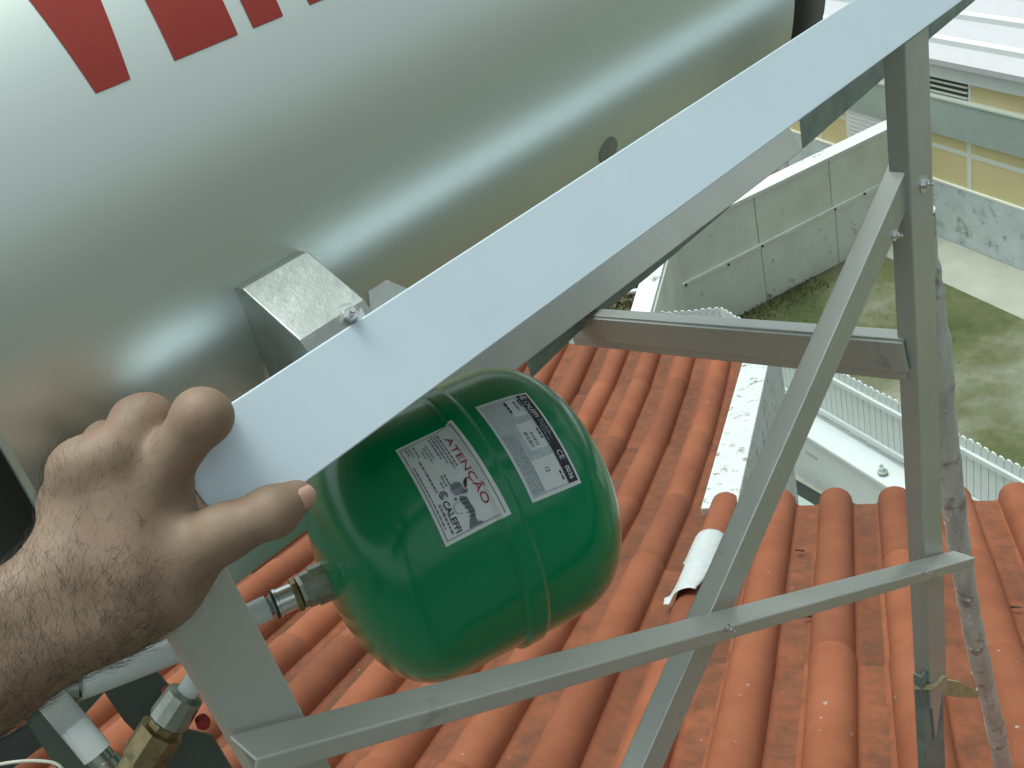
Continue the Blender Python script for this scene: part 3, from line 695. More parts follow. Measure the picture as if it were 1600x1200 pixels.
# bracket: bent strap between shell and rail
bx0, bx1 = .2205, .2665
by = [(.4985, -.2045), (.4885, -.2035), (.4475, -.2275), (.438, -.2415)]
pv = [(y, z) for y, z in by]+[(y+.0005, z-.003) for y, z in reversed(by)]
parts = [prism(pv, (bx0, 0, 0), (0, 1, 0), (0, 0, 1), (bx1-bx0, 0, 0))]
sidep = [(.4985, -.2065), (.4885, -.2065), (.4475, -.231), (.441, -.242), (.441, -.283), (.505, -.30), (.503, -.25)]
parts.append(prism(sidep, (bx0+.0006, 0, 0), (0, 1, 0), (0, 0, 1), (.003, 0, 0)))
brk = mesh('bracket', *joinm([([np.array(v)-tl for v in V], Fc) for V, Fc in parts]), MT['bracket'], tk); bevel(brk, .001)
hexbolt('bolt', on_Y(546, 497, .447)-tl, (-.1, -.75, .66), .0045, .006, MT['zinc'], tk)
mesh('bracket_tab', *prism([(0, 0), (.03, 0), (.022, .012), (.008, .012)], np.array([.268, .449, -.2385])-tl, (1, 0, 0), (0, .62, .78), (0, .003, -.002)), MT['bracket'], tk)

# ================================================================== expansion vessel
vc = cpt(722, 814, 1.01)
ax_c = np.array([.92*.945, -.39*.945, .33]); va = M@(ax_c/np.linalg.norm(ax_c)); va /= np.linalg.norm(va)
VR = .1345
ves = empty('expansion_vessel', vc-np.array([0, 0, VR])); vl = np.array(ves.location)
tag(ves, 'glossy green steel expansion vessel with two paper labels hanging under the rail', 'vessel')
H = .146
def dome(s, r0, ctr, dep):                   # superellipse end
    t = min(1, abs(s-ctr)/dep); return r0*max(0, 1-t**2.6)**(1/2.2)
prof = []
for s in sorted([H*math.sin(u) for u in np.linspace(-math.pi/2, math.pi/2, 121)]+[-.003, .001, .018, .022, .0005, .0185]):
    s = float(s)
    if s < -.055: r = dome(s, VR-.001, -.055, H-.055)
    elif s > .055: r = dome(s, VR, .055, H-.055)
    else: r = VR-(.001 if s < 0 else 0)
    if -.003 < s < .022: r += .0035*min(1, max(0, (s+.003)/.004), max(0, (.022-s)/.004))
    prof.append((s, max(r, .0015)))
pS = np.array([q[0] for q in prof]); pR = np.array([q[1] for q in prof])
mesh('body', *lathe(prof, vc-vl, va, 128), MT['green'], ves, True, 60)
vd, vu, vv = frame(va)
def vsurf(th_, s, up=.0005):
    r = float(np.interp(s, pS, pR))+up
    return vc+vd*s+r*(math.cos(th_)*vu+math.sin(th_)*vv)
def vhit(px, py, rad=VR):
    r = ray(px, py); o = -vc; d = r-vd*(r@vd); oo = o-vd*(o@vd)
    A, B, Cc = d@d, 2*d@oo, oo@oo-rad*rad; t = (-B-math.sqrt(max(0, B*B-4*A*Cc)))/(2*A); p = r*t-vc
    return math.atan2(p@vv, p@vu), p@vd
# which way round does theta run?
def unw(a, ref):
    while a-ref > math.pi: a -= 2*math.pi
    while a-ref < -math.pi: a += 2*math.pi
    return a
def text2d(s, size=1., bold=0):
    cu = bpy.data.curves.new('t', 'FONT'); cu.body = s; cu.size = size; cu.offset = bold; cu.resolution_u = 3
    o = bpy.data.objects.new('t', cu); C.objects.link(o); dg = bpy.context.evaluated_depsgraph_get(); dg.update()
    me = o.evaluated_get(dg).to_mesh(); V = [(v.co.x, v.co.y) for v in me.vertices]; Fc = [tuple(p.vertices) for p in me.polygons]
    o.evaluated_get(dg).to_mesh_clear(); bpy.data.objects.remove(o); bpy.data.curves.remove(cu)
    return V, Fc
class Sticker:
    def __init__(self, corners, label):
        cs = [vhit(*c) for c in corners]; ref = cs[0][0]
        cs = [(unw(a, ref), s) for a, s in cs]               # order: top-left, top-right, bottom-right, bottom-left
        self.c = np.array(cs); self.layer = 0
        self.o = self.grid([(0, 0), (1, 0), (1, 1), (0, 1)], .0006, MT['paper'], 'sticker', None, 24)
        self.o['label'] = label
        k = np.linalg.norm(vsurf(*self.uv(1, .5))-vsurf(*self.uv(0, .5))); l = np.linalg.norm(vsurf(*self.uv(.5, 1))-vsurf(*self.uv(.5, 0)))
        self.asp = l/k                                        # height over length
        print('sticker', k, l)
    def uv(self, x, y):                                       # x along the circumference (reading direction), y along the axis
        c = self.c; a = c[0]*(1-y)+c[1]*y; b = c[3]*(1-y)+c[2]*y; q = a*(1-x)+b*x
        return q[0], q[1]
    def put(self, V, Fc, up, mt, name):
        return mesh(name, [vsurf(*self.uv(x, y), up)-vl for x, y in V], Fc, mt, self.o if name != 'sticker' else ves)
    def grid(self, quad, up, mt, name, _=None, n=10):
        V, Fc = [], []; q = np.array(quad, float)
        for j in range(n+1):
            for i in range(n+1):
                s, t = i/n, j/n; V.append(tuple((q[0]*(1-s)+q[1]*s)*(1-t)+(q[3]*(1-s)+q[2]*s)*t))
        for j in range(n):
            for i in range(n): Fc.append((j*(n+1)+i, j*(n+1)+i+1, (j+1)*(n+1)+i+1, (j+1)*(n+1)+i))
        if name == 'sticker': return mesh(name, [vsurf(*self.uv(x, y), up)-vl for x, y in V], Fc, mt, ves)
        return self.put(V, Fc, up, mt, name)
    def rect(self, x0, y0, x1, y1, mt, name='print', up=.0009, n=6): return self.grid([(x0, y0), (x1, y0), (x1, y1), (x0, y1)], up, mt, name, None, n)
    def text(self, s, x, y, hgt, mt, name='lettering', width=None, bold=0., up=.0013):
        V, Fc = text2d(s, 1., bold); V = np.array(V); V -= V.min(0)*[1, 0]; w0 = V[:, 0].max(); h0 = .72
        sy = hgt/h0; sx = (width/w0) if width else sy*self.asp
        return self.put([(x+a*sx, y+b*sy) for a, b in V], Fc, up, mt, name)
    def lines(self, items, mt, name='small_print', up=.0010):
        V, Fc = [], []
        for (x0, x1, y, h) in items:
            x = x0
            while x < x1:                                     # word-sized dashes
                wl = random.uniform(.012, .05); i = len(V); xe = min(x+wl, x1)
                for t in (0, .5, 1):
                    V += [(x+(xe-x)*t, y), (x+(xe-x)*t, y+h)]
                Fc += [(i, i+2, i+3, i+1), (i+2, i+4, i+5, i+3)]; x += wl+.009
        o = self.put(V, Fc, up, mt, name); o['kind'] = 'stuff'; return o
    def poly(self, pts, mt, name='drawing', up=.0011): return self.put(pts, [tuple(range(len(pts)))], up, mt, name)
    def disc(self, x, y, r, mt, r_in=0, up=.0012, name='logo', a0=0, a1=2*math.pi, n=28):
        V, Fc = [], []
        for k in range(n+1):
            a = a0+(a1-a0)*k/n
            V += [(x+r*self.asp*math.cos(a), y+r*math.sin(a)), (x+r_in*self.asp*math.cos(a), y+r_in*math.sin(a))]
        for k in range(n): Fc.append((2*k, 2*k+2, 2*k+3, 2*k+1))
        return self.put(V, Fc, up, mt, name)
s1 = Sticker([(617, 703), (706, 661), (797, 803), (697, 855)], 'white warning sticker with magenta heading and tap drawing')
for (x0, y0, x1, y1) in ((.035, .045, .965, .058), (.035, .925, .965, .938), (.035, .045, .041, .938), (.959, .045, .965, .938)): s1.rect(x0, y0, x1, y1, MT['ink_grey'], 'border', .0010, 12 if x1-x0 > .5 else 3)
s1.text('ATENÇÃO', .13, .735, .105, MT['ink_pink'], width=.70, bold=.006)
s1.lines([(.06, .42, .66, .022), (.06, .44, .61, .022), (.06, .36, .56, .022), (.06, .30, .51, .022)], MT['ink_grey'])
s1.lines([(.10, .27, .42, .022), (.12, .30, .37, .022), (.15, .24, .32, .02)], MT['ink_soft'])
s1.lines([(.44, .56, .42, .022), (.44, .55, .37, .022), (.49, .55, .32, .02)], MT['ink_grey'])
s1.lines([(.05, .17, .17, .02), (.05, .15, .12, .02), (.23, .56, .20, .026), (.26, .88, .085, .02), (.06, .2, .24, .02)], MT['ink_grey'])
s1.text('CALEFFI', .655, .21, .09, MT['ink'], width=.285, bold=.02)
s1.lines([(.66, .93, .145, .03)], MT['ink_grey'])
s1.disc(.605, .275, .06, MT['ink'], .042, a0=.6, a1=5.9); s1.disc(.605, .275, .028, MT['ink'], .012, a0=1.2, a1=6.2)
# tap drawing
s1.poly([(.545, .43), (.60, .40), (.655, .43), (.665, .52), (.64, .585), (.57, .585), (.54, .52)], MT['ink_soft'])
s1.poly([(.56, .45), (.60, .43), (.60, .57), (.565, .57)], MT['ink_grey'], up=.0013)
s1.poly([(.625, .55), (.665, .53), (.675, .60), (.645, .63)], MT['ink_grey'], up=.0013)
s1.poly([(.575, .62), (.635, .60), (.625, .635), (.56, .70), (.545, .69)], MT['ink'], up=.0013)
s1.poly([(.67, .48), (.70, .45), (.83, .50), (.90, .48), (.93, .56), (.90, .54), (.83, .58), (.70, .56)], MT['ink_grey'])
for k in range(5): s1.poly([(.70+k*.04, .46), (.708+k*.04, .46), (.715+k*.04, .56), (.707+k*.04, .56)], MT['ink'], up=.0014)
s1.poly([(.88, .46), (.955, .40), (.955, .62), (.935, .585), (.93, .54), (.885, .55)], MT['ink_grey'])
s1.disc(.68, .405, .022, MT['ink_grey'], .0, name='drawing'); s1.disc(.76, .40, .085, MT['ink_soft'], .075, name='drawing', a0=2.6, a1=6.5)
s2 = Sticker([(742, 637), (822, 611), (910, 754), (832, 786)], 'pale data sticker with a dark blue band along one side')
s2.rect(.03, .045, .97, .76, MT['paper_grey'], 'print', .0008, 10)
s2.rect(.025, .765, .965, .955, MT['ink'], 'band', .0009, 14)
s2.text('CALEFFI', .115, .815, .085, MT['paper'], width=.2, bold=.012)
s2.disc(.07, .86, .06, MT['paper'], .045, a0=.6, a1=5.9); s2.disc(.07, .86, .03, MT['paper'], .012, a0=1.2, a1=6.2)
s2.lines([(.335, .50, .895, .02), (.335, .55, .865, .018), (.335, .48, .835, .018), (.10, .3, .785, .016), (.40, .58, .80, .02)], MT['ink_soft'])
s2.text('CE', .665, .82, .10, MT['paper'], width=.085, bold=.0)
s2.text('0036', .815, .825, .085, MT['paper'], width=.12, bold=.012)
for (x0, y0, x1, y1) in ((.055, .50, .26, .70), (.33, .40, .60, .73), (.68, .30, .95, .74)): s2.rect(x0, y0, x1, y1, MT['paper'], 'field', .0010, 6)
s2.lines([(.08, .2, .62, .05), (.44, .57, .55, .055), (.42, .57, .45, .06)], MT['ink_soft'], up=.0012)
s2.lines([(.08, .16, .72, .03), (.07, .20, .47, .04), (.42, .52, .70, .03), (.83, .92, .69, .03)], MT['ink'], up=.0012)
s2.text('12', .77, .47, .08, MT['ink'], bold=.01, up=.0014)
for i in range(5): s2.lines([(.40, .95, .08+i*.048, .016)], MT['ink_soft'], up=.0012)
# nozzle and fittings at the left pole
pole = vc-vd*(H-.006)
nz_dir = cpt(395, 962, .93)-cpt(520, 908, .965); 
pz = cpt(516, 905, .955)
nd_ = cpt(400, 957, .93)-pz; nL = np.linalg.norm(nd_); nd_ /= nL
noz = mesh('nozzle', *lathe([(-.05, .0195), (.017, .0195), (.0175, .0175), (.026, .0172)], pz-vl, nd_, 12), MT['nickel'], ves, True, 25)
mesh('collar', *lathe([(-.01, .021), (.001, .021), (.002, .0198)], pz-vl, nd_, 32), MT['gasket'], noz)

# ================================================================== pipes at the lower left
def thing_tube(name, pts, r, mt, label, cat, seg=20, smooth=6, jit=0):
    P = smoothpts(pts, smooth) if smooth else pts
    return tag(mesh(name, *tube(P, r, seg, jit), mt, None, True, 50), label, cat)
pipe = empty('supply_pipe', pz+nd_*.03); pl_ = np.array(pipe.location)
tag(pipe, 'white plastic water pipe with metal couplings running to the green vessel', 'pipe')
q0 = pz+nd_*.025
mesh('hex_nut', *lathe([(0, .0155), (.005, .0155), (.006, .014)], q0-pl_, nd_, 6), MT['nickel'], pipe)
mesh('olive_ring', *lathe([(.006, .013), (.007, .0172), (.011, .0172), (.012, .013)], q0-pl_, nd_, 10), MT['brass'], pipe)
mesh('ferrule', *lathe([(.0115, .0128), (.026, .0128), (.0265, .0138), (.029, .0138)], q0-pl_, nd_, 28), MT['zinc'], pipe, True, 30)
mesh('gasket', *lathe([(.029, .0140), (.0315, .0140)], q0-pl_, nd_, 24), MT['gasket'], pipe)
e1_ = cpt(118, 1075, .86); e0_ = q0+nd_*.031
mid_ = cpt(300, 1005, .905)
pts_ = [e0_, mid_, e1_]
mesh('tube', *tube(smoothpts(pts_, 8), .0118, 24), MT['pvc'], pipe, True, 50)
g_a, g_b = cpt(78, 1088, .84), cpt(152, 1178, .845)
mesh('elbow', *tube(smoothpts([e1_+nd_*-.004, cpt(80, 1080, .85), g_a], 8), .0135, 20), MT['nickel'], pipe, True, 50)
mesh('tube', *tube([g_a, g_b], .0125, 24), MT['pvc'], pipe, True, 50)
gd = g_b-g_a; gd /= np.linalg.norm(gd)
mesh('coupling', *lathe([(0, .0105), (.008, .0105), (.009, .0125), (.016, .0125), (.017, .0105), (.028, .0105), (.029, .014), (.05, .014)], g_b-pl_*0-pl_, gd, 28), MT['nickel'], pipe, True, 30) if False else mesh('coupling', *lathe([(0, .0105), (.008, .0105), (.009, .0125), (.016, .0125), (.017, .0105), (.028, .0105), (.029, .014), (.05, .014)], g_b-pl_, gd, 28), MT['nickel'], pipe, True, 30)
for o in list(pipe.children):
    if o.name.startswith(('tube', 'elbow')):
        for v in o.data.vertices: v.co -= Vector(pl_)
# brass valve
va0, va1 = cpt(292, 1082, .80), cpt(205, 1215, .80); vdir = va1-va0; vL = np.linalg.norm(vdir); vdir /= vL
val = empty('brass_valve', va0); tag(val, 'brass compression fitting beside the left leg of the frame', 'valve')
mesh('cap_nut', *lathe([(0, .010), (.002, .0150), (.022, .0165), (.026, .0165), (.028, .015)], (0, 0, 0), vdir, 12), MT['nickel'], val, True, 25)
mesh('body', *lathe([(.028, .0135), (.034, .0135), (.035, .0185), (.062, .0185), (.063, .015), (.09, .015)], (0, 0, 0), vdir, 8), MT['brass'], val, True, 25)
mesh('thread', *lathe([(-.03, .0085), (.001, .0085)], (0, 0, 0), vdir, 14), MT['pvc'], val, True, 40)
for px_, py_ in ((266, 1084), (318, 1130)):
    mesh('lever_tip', *lathe([(-.004, .004), (0, .006), (.006, .005)], cpt(px_, py_, .81)-va0, (0, 0, 1), 10), MT['red'], val, True)
# dark steel bracket plates behind the pipes
dk = empty('pipe_bracket', cpt(150, 1130, .9)); dl = np.array(dk.location); tag(dk, 'dark olive steel bracket plates behind the white pipe', 'bracket')
def plate(pix, z, t, mt, name='plate'):
    P = [cpt(x, y, z) for x, y in pix]; n = len(P); nn = np.cross(P[1]-P[0], P[2]-P[0]); nn /= np.linalg.norm(nn); nn = nn if nn@P[0] > 0 else -nn
    V = P+[p+nn*t for p in P]
    return mesh(name, [v-dl for v in V], [tuple(range(n)), tuple(range(n, 2*n))]+[(i, (i+1) % n, n+(i+1) % n, n+i) for i in range(n)], mt, dk)
plate([(158, 1075), (240, 1046), (285, 1098), (238, 1170), (195, 1128)], .93, .004, MT['darksteel'])
plate([(95, 1078), (155, 1068), (160, 1085), (128, 1120)], .95, .004, MT['darksteel'])
plate([(225, 1195), (250, 1130), (330, 1150), (395, 1260), (260, 1260)], .9, .004, MT['darksteel'])
plate([(30, 1110), (62, 1098), (160, 1215), (110, 1235)], .87, .006, MT['darksteel'], 'arm')
plate([(-40, 1178), (45, 1130), (78, 1158), (-20, 1230)], .90, .02, MT['cap'], 'block')
sc_ = cpt(196, 1160, .90)
tag(mesh('paper_scrap', *prism([(0, 0), (.022, .012), (.03, -.004), (.022, -.02), (.024, -.034), (.012, -.036), (.010, -.022)], sc_, M@np.array([1., 0, 0]), M@np.array([0, -1., 0]), M@np.array([0, .0, .003])), MT['plaster']), 'torn white scrap caught between pipe coupling and brass fitting', 'scrap')
thing_tube('cable', [cpt(-30, 1200, .8), cpt(20, 1191, .8), cpt(60, 1189, .8), cpt(92, 1196, .8), cpt(110, 1225, .8)], .0014, MT['wire'], 'thin pale cable looping across the lower left corner', 'cable', 8)

# lagged pipe beside the right post
lag_px = [(1436, 330), (1450, 440), (1464, 540), (1482, 720), (1501, 870), (1524, 1000), (1556, 1140), (1580, 1260)]
pp = [on_Y(x, y, .505) for x, y in lag_px]
spp = smoothpts(pp, 10); rr = [.0165*(1+.05*math.sin(i*1.7)+.04*math.sin(i*.61+1)+random.uniform(-.03, .03)) for i in range(len(spp))]
lag = empty('lagged_pipe', pp[-1]); lgl = np.array(lag.location); tag(lag, 'weathered pipe wrapped in peeling pale foil beside the right post', 'pipe')
V, Fc = tube(spp, rr, 22, .035); mesh('lagging', [np.array(v)-lgl for v in V], Fc, MT['foil'], lag, True, 70)
V, Fc = [], []
for k in range(46):                          # curled flakes of foil
    i = random.randint(18, len(spp)-3); p = np.array(spp[i]); d = np.array(spp[i+1])-p; d /= np.linalg.norm(d); _, u, v = frame(d); a = random.uniform(2.4, 5.6)
    o_ = math.cos(a)*u+math.sin(a)*v; tdir = -math.sin(a)*u+math.cos(a)*v; L = random.uniform(.003, .008); hh = random.uniform(.001, .0035); q = p+o_*rr[i]*.98
    j = len(V); V += [q-tdir*L*.5, q+tdir*L*.5, q+tdir*L*.4+o_*hh+d*hh, q-tdir*L*.4+o_*hh*.6+d*hh*1.2]; Fc.append((j, j+1, j+2, j+3))
o_ = mesh('foil_flakes', [np.array(v)-lgl for v in V], Fc, MT['plaster'], lag); o_['kind'] = 'stuff'
tp = on_Y(1470, 1055, .47)
tt = [on_Y(x, y, .478) for x, y in ((1476, 1062), (1500, 1066), (1532, 1082), (1528, 1090), (1500, 1090), (1472, 1086))]
mesh('tape', [np.array(q)-lgl for q in tt]+[np.array(q)-lgl+np.array([0, .004, .001]) for q in tt], [(0, 1, 2, 3, 4, 5), (6, 7, 8, 9, 10, 11)]+[(i, (i+1) % 6, 6+(i+1) % 6, 6+i) for i in range(6)], MT['tape'], lag)
tz = on_Y(1450, 1050, .43)
mesh('tape', *joinm([tube([tz+np.array([-.03+.02*math.sin(k*.9)*0, 0, 0])-lgl+np.array([.0095*k, -.012 if 1 <= k <= 5 else .004, -.004*k+.003*math.sin(k*2.)]) for k in range(8)], .0045, 6, .2)]), MT['tape'], lag)

# white sheet scrap draped on a roll
def draped():
    ctr = on_r1(1078, 915); ac, bc = ctr@hv, ctr@ev
    bc = b_ref+round((bc-b_ref)/PITCH)*PITCH
    poly_b = lambda t: (.030+.010*math.sin(t*9)+random.uniform(-.004, .004))
    V, Fc = [], []; n, m_ = 26, 12
    al = on_r1(1060, 965)@hv, on_r1(1090, 868)@hv
    for i in range(n):
        t = i/(n-1); a = al[0]+(al[1]-al[0])*t
        lft = .062+.008*math.sin(t*11)+random.uniform(-.004, .004)+(.02 if t < .12 else 0); rgt = -.05*(.35+.65*min(1, t*2.2))+random.uniform(-.003, .003)
        for j in range(m_):
            x = lft+(rgt-lft)*j/(m_-1)
            V.append(roof_pt(a, bc+x, tprof(max(-.0595, min(.0595, x)))+.026+random.uniform(-.0008, .0008)))
    for i in range(n-1):
        for j in range(m_-1): Fc.append((i*m_+j, i*m_+j+1, (i+1)*m_+j+1, (i+1)*m_+j))
    o = mesh('sheet_scrap', V, Fc, MT['plaster'], None, True, 60); s_ = o.modifiers.new('thick', 'SOLIDIFY'); s_.thickness = .002
    tag(o, 'ragged white sealing sheet stuck on a tile behind the crossed braces', 'sheet')
draped()
MT['leafbit'] = mat('dead leaf', (.05, .035, .02), .8)
for i, (x, y, lab) in enumerate(((1250, 870, 'dark dry leaf in the trough under the right eave'), (1262, 975, 'curled dead leaf in the trough above the crossed braces'), (1588, 961, 'small dark twig on the tiles at the right edge'))):
    p = on_r1(x, y)+N1*.018
    _, u, v = frame(N1)
    V, Fc = prism([(-.014, 0), (-.004, .007), (.012, .004), (.016, -.002), (.002, -.006)], p, u, v, N1*.004)
    V = [np.array(q)+N1*random.uniform(0, .006) for q in V]
    tag(mesh('dead_leaf', V, Fc, MT['leafbit']), lab, 'leaf')

# ================================================================== hand and arm of the person taking the photo
def surface_nets(S, h, org):
    nx, ny, nz = S.shape; neg = S < 0
    cs = [(i, j, k) for i in (0, 1) for j in (0, 1) for k in (0, 1)]
    def cor(c): return S[c[0]:nx-1+c[0], c[1]:ny-1+c[1], c[2]:nz-1+c[2]]
    cntn = sum((cor(c) < 0).astype(np.int8) for c in cs); act = (cntn > 0) & (cntn < 8)
    idx = np.argwhere(act); vid = -np.ones(act.shape, np.int32); vid[act] = np.arange(len(idx))
    acc = np.zeros((len(idx), 3)); num = np.zeros(len(idx)); cv = {c: cor(c)[act] for c in cs}
    for a in cs:
        for ax in range(3):
            if a[ax] == 1: continue
            b = list(a); b[ax] = 1; b = tuple(b); va_, vb_ = cv[a], cv[b]; m = (va_ < 0) != (vb_ < 0)
            t = va_[m]/(va_[m]-vb_[m]); p = np.tile(np.array(a, float), (m.sum(), 1)); p[:, ax] += t; acc[m] += p; num[m] += 1
    V = (idx+acc/num[:, None])*h+org
    Fq = []
    for ax in range(3):
        s0 = [slice(0, -1)]*3; 
        A = S[:-1, :, :] if ax == 0 else S[:, :-1, :] if ax == 1 else S[:, :, :-1]
        B = S[1:, :, :] if ax == 0 else S[:, 1:, :] if ax == 1 else S[:, :, 1:]
        e = np.argwhere((A < 0) != (B < 0)); u, v = [(1, 2), (2, 0), (0, 1)][ax]
        e = e[(e[:, u] > 0) & (e[:, v] > 0)]; lim = np.array(act.shape)
        e = e[(e < lim).all(1)]
        fl_ = A[e[:, 0], e[:, 1], e[:, 2]] < 0
        def g(du, dv_):
            q = e.copy(); q[:, u] -= du; q[:, v] -= dv_; return vid[q[:, 0], q[:, 1], q[:, 2]]
        quad = np.stack([g(0, 0), g(1, 0), g(1, 1), g(0, 1)], 1)
        quad[~fl_] = quad[~fl_][:, ::-1]; Fq.append(quad)
    Fq = np.concatenate(Fq); Fq = Fq[(Fq >= 0).all(1)]
    return V, Fq
def hand():
    hstep = .0020; lo_ = np.array([-.46, -.04, .24]); hi_ = np.array([-.075, .40, .60])
    dims = np.ceil((hi_-lo_)/hstep).astype(int); S = np.full(dims, .05, np.float32)
    ax_ = [lo_[i]+np.arange(dims[i])*hstep for i in range(3)]
    def c3(p): return np.array([(p[0]-800)/F*p[2], (p[1]-600)/F*p[2], p[2]])
    def cone(a, b, ra, rb, k=.008, fl=None):
        a, b = np.array(a), np.array(b); mg = max(ra, rb)+.03
        l = np.maximum(((np.minimum(a, b)-mg-lo_)/hstep).astype(int), 0); u = np.minimum(((np.maximum(a, b)+mg-lo_)/hstep).astype(int)+1, dims)
        if (u <= l).any(): return
        X_, Y_, Z_ = np.meshgrid(ax_[0][l[0]:u[0]], ax_[1][l[1]:u[1]], ax_[2][l[2]:u[2]], indexing='ij')
        P = np.stack([X_-a[0], Y_-a[1], Z_-a[2]], -1).astype(np.float32); d = (b-a).astype(np.float32)
        t = np.clip((P@d)/max(1e-9, float(d@d)), 0, 1); Q = P-t[..., None]*d
        D = np.sqrt((Q**2).sum(-1))-(ra+(rb-ra)*t)
        s = S[l[0]:u[0], l[1]:u[1], l[2]:u[2]]
        hh = np.clip(.5+.5*(s-D)/k, 0, 1); s[...] = s*(1-hh)+D*hh-k*hh*(1-hh)
    J = dict(
        elb=(-560, 1420, .385), f2=(-270, 1205, .42), f1=(-30, 1022, .445), wr=(150, 925, .462), wr2=(215, 895, .468),
        mi=(244, 746, .474), mm=(182, 712, .467), mr=(130, 738, .466), mp=(112, 785, .478),
        pi_=(317, 650, .461), di=(328, 656, .503), ti=(336, 692, .522),
        pm=(230, 654, .480), dm=(256, 672, .515), tm_=(290, 715, .522),
        pr=(166, 692, .494), dr=(200, 715, .525), tr=(230, 750, .535),
        pp=(118, 752, .505), dp_=(150, 770, .53), tp_=(180, 795, .54),
        tc=(262, 885, .474), tm2=(350, 832, .468), ti2=(424, 800, .470), tt=(463, 777, .478))
    J = {k: c3(v) for k, v in J.items()}
    mmv = .001
    def cc(a, b, ra, rb, k=.008): cone(J[a], J[b], ra*mmv, rb*mmv, k)
    # forearm: two parallel bones give the flattened wrist
    off = M.T@np.array([0, 0, 0.])
    side = np.array([.62, .78, 0]); 
    for sg, q in ((1, 1), (-1, 1)):
        w_ = side*.011*sg
        cone(J['wr']+w_, J['f1']+w_, .0195, .0205, .012); cone(J['f1']+w_, J['f2']+w_*1.2, .0205, .030, .012); cone(J['f2']+w_*1.2, J['elb']+w_, .030, .036, .012)
        cone(J['wr2']+w_*1.1, J['wr']+w_, .0195, .0195, .012)
    # metacarpals and palm
    for m, r0, r1 in (('mi', 17, 12.5), ('mm', 17, 12), ('mr', 16, 11.5), ('mp', 15, 10.5)):
        cone(J['wr2']*.75+J['wr']*.25+np.array([0, 0, .002]), J[m]+np.array([0, 0, .003]), r0*mmv, r1*mmv, .012)
    for m in ('mi', 'mm', 'mr', 'mp'):
        cone(J['wr2']+np.array([0, 0, .014]), J[m]+np.array([0, .004, .016]), .015, .012, .012)
    cone(J['mp']+np.array([.002, .006, .002]), c3((110, 890, .470)), .0125, .016, .016); cone(J['mr'], c3((120, 885, .462)), .012, .016, .014)
    # proximal, middle, end joints
    cc('mi', 'pi_', 13.2, 11.6, .010); cone(c3((309, 648, .463)), c3((325, 652, .465)), .0108, .0106, .006); cc('pi_', 'di', 11.6, 10.2, .006); cc('di', 'ti', 9.8, 8.5, .004)
    cc('mm', 'pm', 13.0, 11.4, .0045); cone(c3((208, 656, .480)), c3((238, 658, .483)), .0110, .0106, .006); cc('pm', 'dm', 11.4, 10, .004); cc('dm', 'tm_', 9.8, 8.5, .004)
    cc('mr', 'pr', 11.2, 10.8, .009); cc('pr', 'dr', 10.5, 9.5, .004); cc('dr', 'tr', 9.3, 8, .004)
    cc('mp', 'pp', 10.2, 9.6, .009); cc('pp', 'dp_', 9.3, 8.3, .004); cc('dp_', 'tp_', 8, 7, .004)
    # knuckle heads and tendons
    for m, r in (('mi', 8), ('mm', 8.6), ('mr', 9), ('mp', 8)):
        q = J[m]+np.array([-.0005, -.001, -.0045]); cone(q, q+np.array([.0005, 0, 0]), r*mmv, r*mmv, .011)
        cone(J['wr2']+np.array([0, 0, -.012]), q+np.array([0, .004, .001]), .006, .0055, .010)
    # thumb with its ball and the web
    cc('wr2', 'tc', 19, 17.5, .014); cc('tc', 'tm2', 17, 12.2, .012); cc('tm2', 'ti2', 12.4, 10.8, .008); cc('ti2', 'tt', 10.6, 8.6, .005)
    q = J['ti2']; cone(q, q+np.array([.001, 0, 0]), .0112, .0112, .006)
    cone(c3((282, 848, .490)), c3((246, 782, .490)), .0095, .0095, .014)
    cone(c3((235, 835, .478)), c3((212, 780, .476)), .014, .013, .016)
    V, Fq = surface_nets(S, hstep, lo_)
    # relax the voxel steps
    n = len(V); E_ = np.concatenate([Fq[:, [0, 1]], Fq[:, [1, 2]], Fq[:, [2, 3]], Fq[:, [3, 0]]])
    for it in range(8):
        acc = np.zeros_like(V); num = np.zeros(n)
        np.add.at(acc, E_[:, 0], V[E_[:, 1]]); np.add.at(num, E_[:, 0], 1); np.add.at(acc, E_[:, 1], V[E_[:, 0]]); np.add.at(num, E_[:, 1], 1)
        V = V+(.5 if it % 2 == 0 else -.2)*(acc/np.maximum(num, 1)[:, None]-V)
    return V@M.T, Fq, J
HV, HF, HJ = hand()
me = bpy.data.meshes.new('person'); me.from_pydata(HV.tolist(), [], HF.tolist()); me.update()
for p in me.polygons: p.use_smooth = True
person = link('person', me, MT['skin'])
tag(person, 'bare hairy forearm and left hand gripping the near end of the rail', 'person')
# thumb nail
nc = M@(np.array([(474-800)/F*.474, (772-600)/F*.474, .474]))
t_dir = M@(HJ['tt']-HJ['ti2']); t_dir /= np.linalg.norm(t_dir); n_dir = M@np.array([.18, .25, -1.]); n_dir -= t_dir*(n_dir@t_dir); n_dir /= np.linalg.norm(n_dir); s_dir = np.cross(t_dir, n_dir)
tip = M@HJ['tt']
V, Fc = [], []
for j in range(9):
    for i in range(9):
        x = (i/8-.5)*2; y = (j/8-.5)*2; ang = x*.62
        wdt = (1-.12*max(0, y)**2) 
        r = .0090*(1-.05*y)
        V.append(tip+t_dir*(.0012+.0058*y*math.sqrt(max(.2, 1-.35*x*x)))+n_dir*(r*math.cos(ang)-(.0006 if abs(y) > .95 or abs(x) > .95 else 0)-.0010*max(0, y)**2)+s_dir*r*math.sin(ang)*wdt)
for j in range(8):
    for i in range(8): Fc.append((j*9+i, j*9+i+1, (j+1)*9+i+1, (j+1)*9+i))
mesh('nail', V, Fc, MT['nail'], person, True)
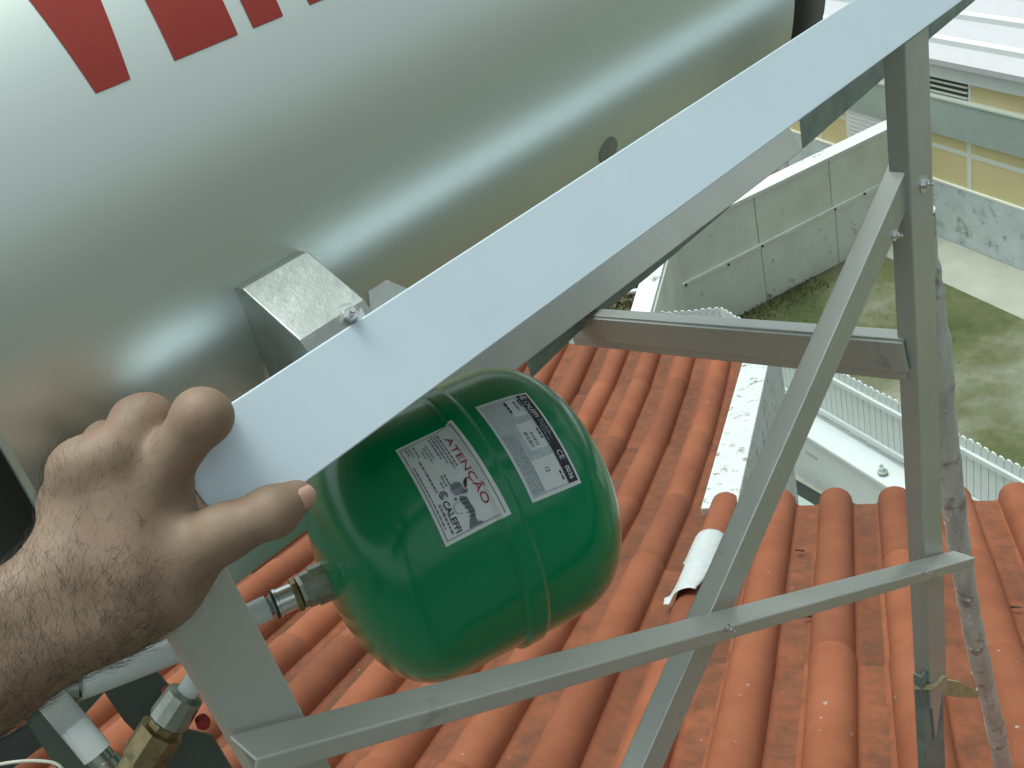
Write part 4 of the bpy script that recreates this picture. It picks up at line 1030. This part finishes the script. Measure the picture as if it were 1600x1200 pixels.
# hair
def hairs():
    nrm = np.zeros((len(me.vertices), 3)); co = np.zeros((len(me.vertices), 3))
    me.vertices.foreach_get('co', co.ravel()); 
    nn = np.zeros(len(me.vertices)*3); me.vertices.foreach_get('normal', nn); nrm = nn.reshape(-1, 3)
    rng = np.random.default_rng(7); cc_ = co@M; px = 800+F*cc_[:, 0]/cc_[:, 2]; py = 600+F*cc_[:, 1]/cc_[:, 2]
    vis = ((nrm@M)[:, 2] < .35)
    # density: forearm and wrist thick, back of the hand towards the little finger sparse
    dens = np.zeros(len(co)); dens[py > 860] = 1; m = (py <= 860) & (py > 690) & (px < 250); dens[m] = .42*np.clip((330-px[m])/250, 0, 1); dens[(px > 250) & (py < 1000)] *= .18; dens[(py > 860) & (py < 910)] *= .7
    m = (px > 195) & (px < 240) & (py < 690); dens[m] = .12
    dens[(px > 330)] = 0; dens[~vis] = 0; dens[px < -330] = 0
    pr = dens/dens.sum(); pick = rng.choice(len(co), 8500, p=pr)
    arm = M@(HJ['wr']-HJ['f1']); arm /= np.linalg.norm(arm); dn = M@np.array([.55, .83, 0]); V, Fc = [], []
    for i in pick:
        n_ = nrm[i]; p = co[i]+rng.normal(size=3)*.0012; lay = -dn*.55+arm*.55+rng.normal(size=3)*.42; 
        if px[i] < 140: lay = lay-dn*.4
        lay -= n_*(lay@n_); lay /= np.linalg.norm(lay)+1e-9; L = rng.uniform(.004, .0105)*(1 if py[i] > 860 else .75); r = rng.uniform(.000035, .00007)
        sdv = np.cross(lay, n_); curl = sdv*rng.normal()*.35; pr_ = None; i0 = len(V)
        for t, q in ((0, 1), (.35, .9), (.7, .65), (1, .15)):
            c_ = p+lay*L*t+n_*L*(.35*t-.22*t*t)+curl*L*t*t
            V += [c_+sdv*r*q, c_-sdv*r*.5*q+n_*r*.87*q, c_-sdv*r*.5*q-n_*r*.87*q]
        for s in range(3):
            for k in range(3): a = i0+s*3+k; b = i0+s*3+(k+1) % 3; Fc.append((a, b, b+3, a+3))
    o = bpy.data.meshes.new('hair'); o.from_pydata([tuple(v) for v in V], [], Fc); ob = link('hair', o, MT['hair'], person); ob['kind'] = 'stuff'
hairs()
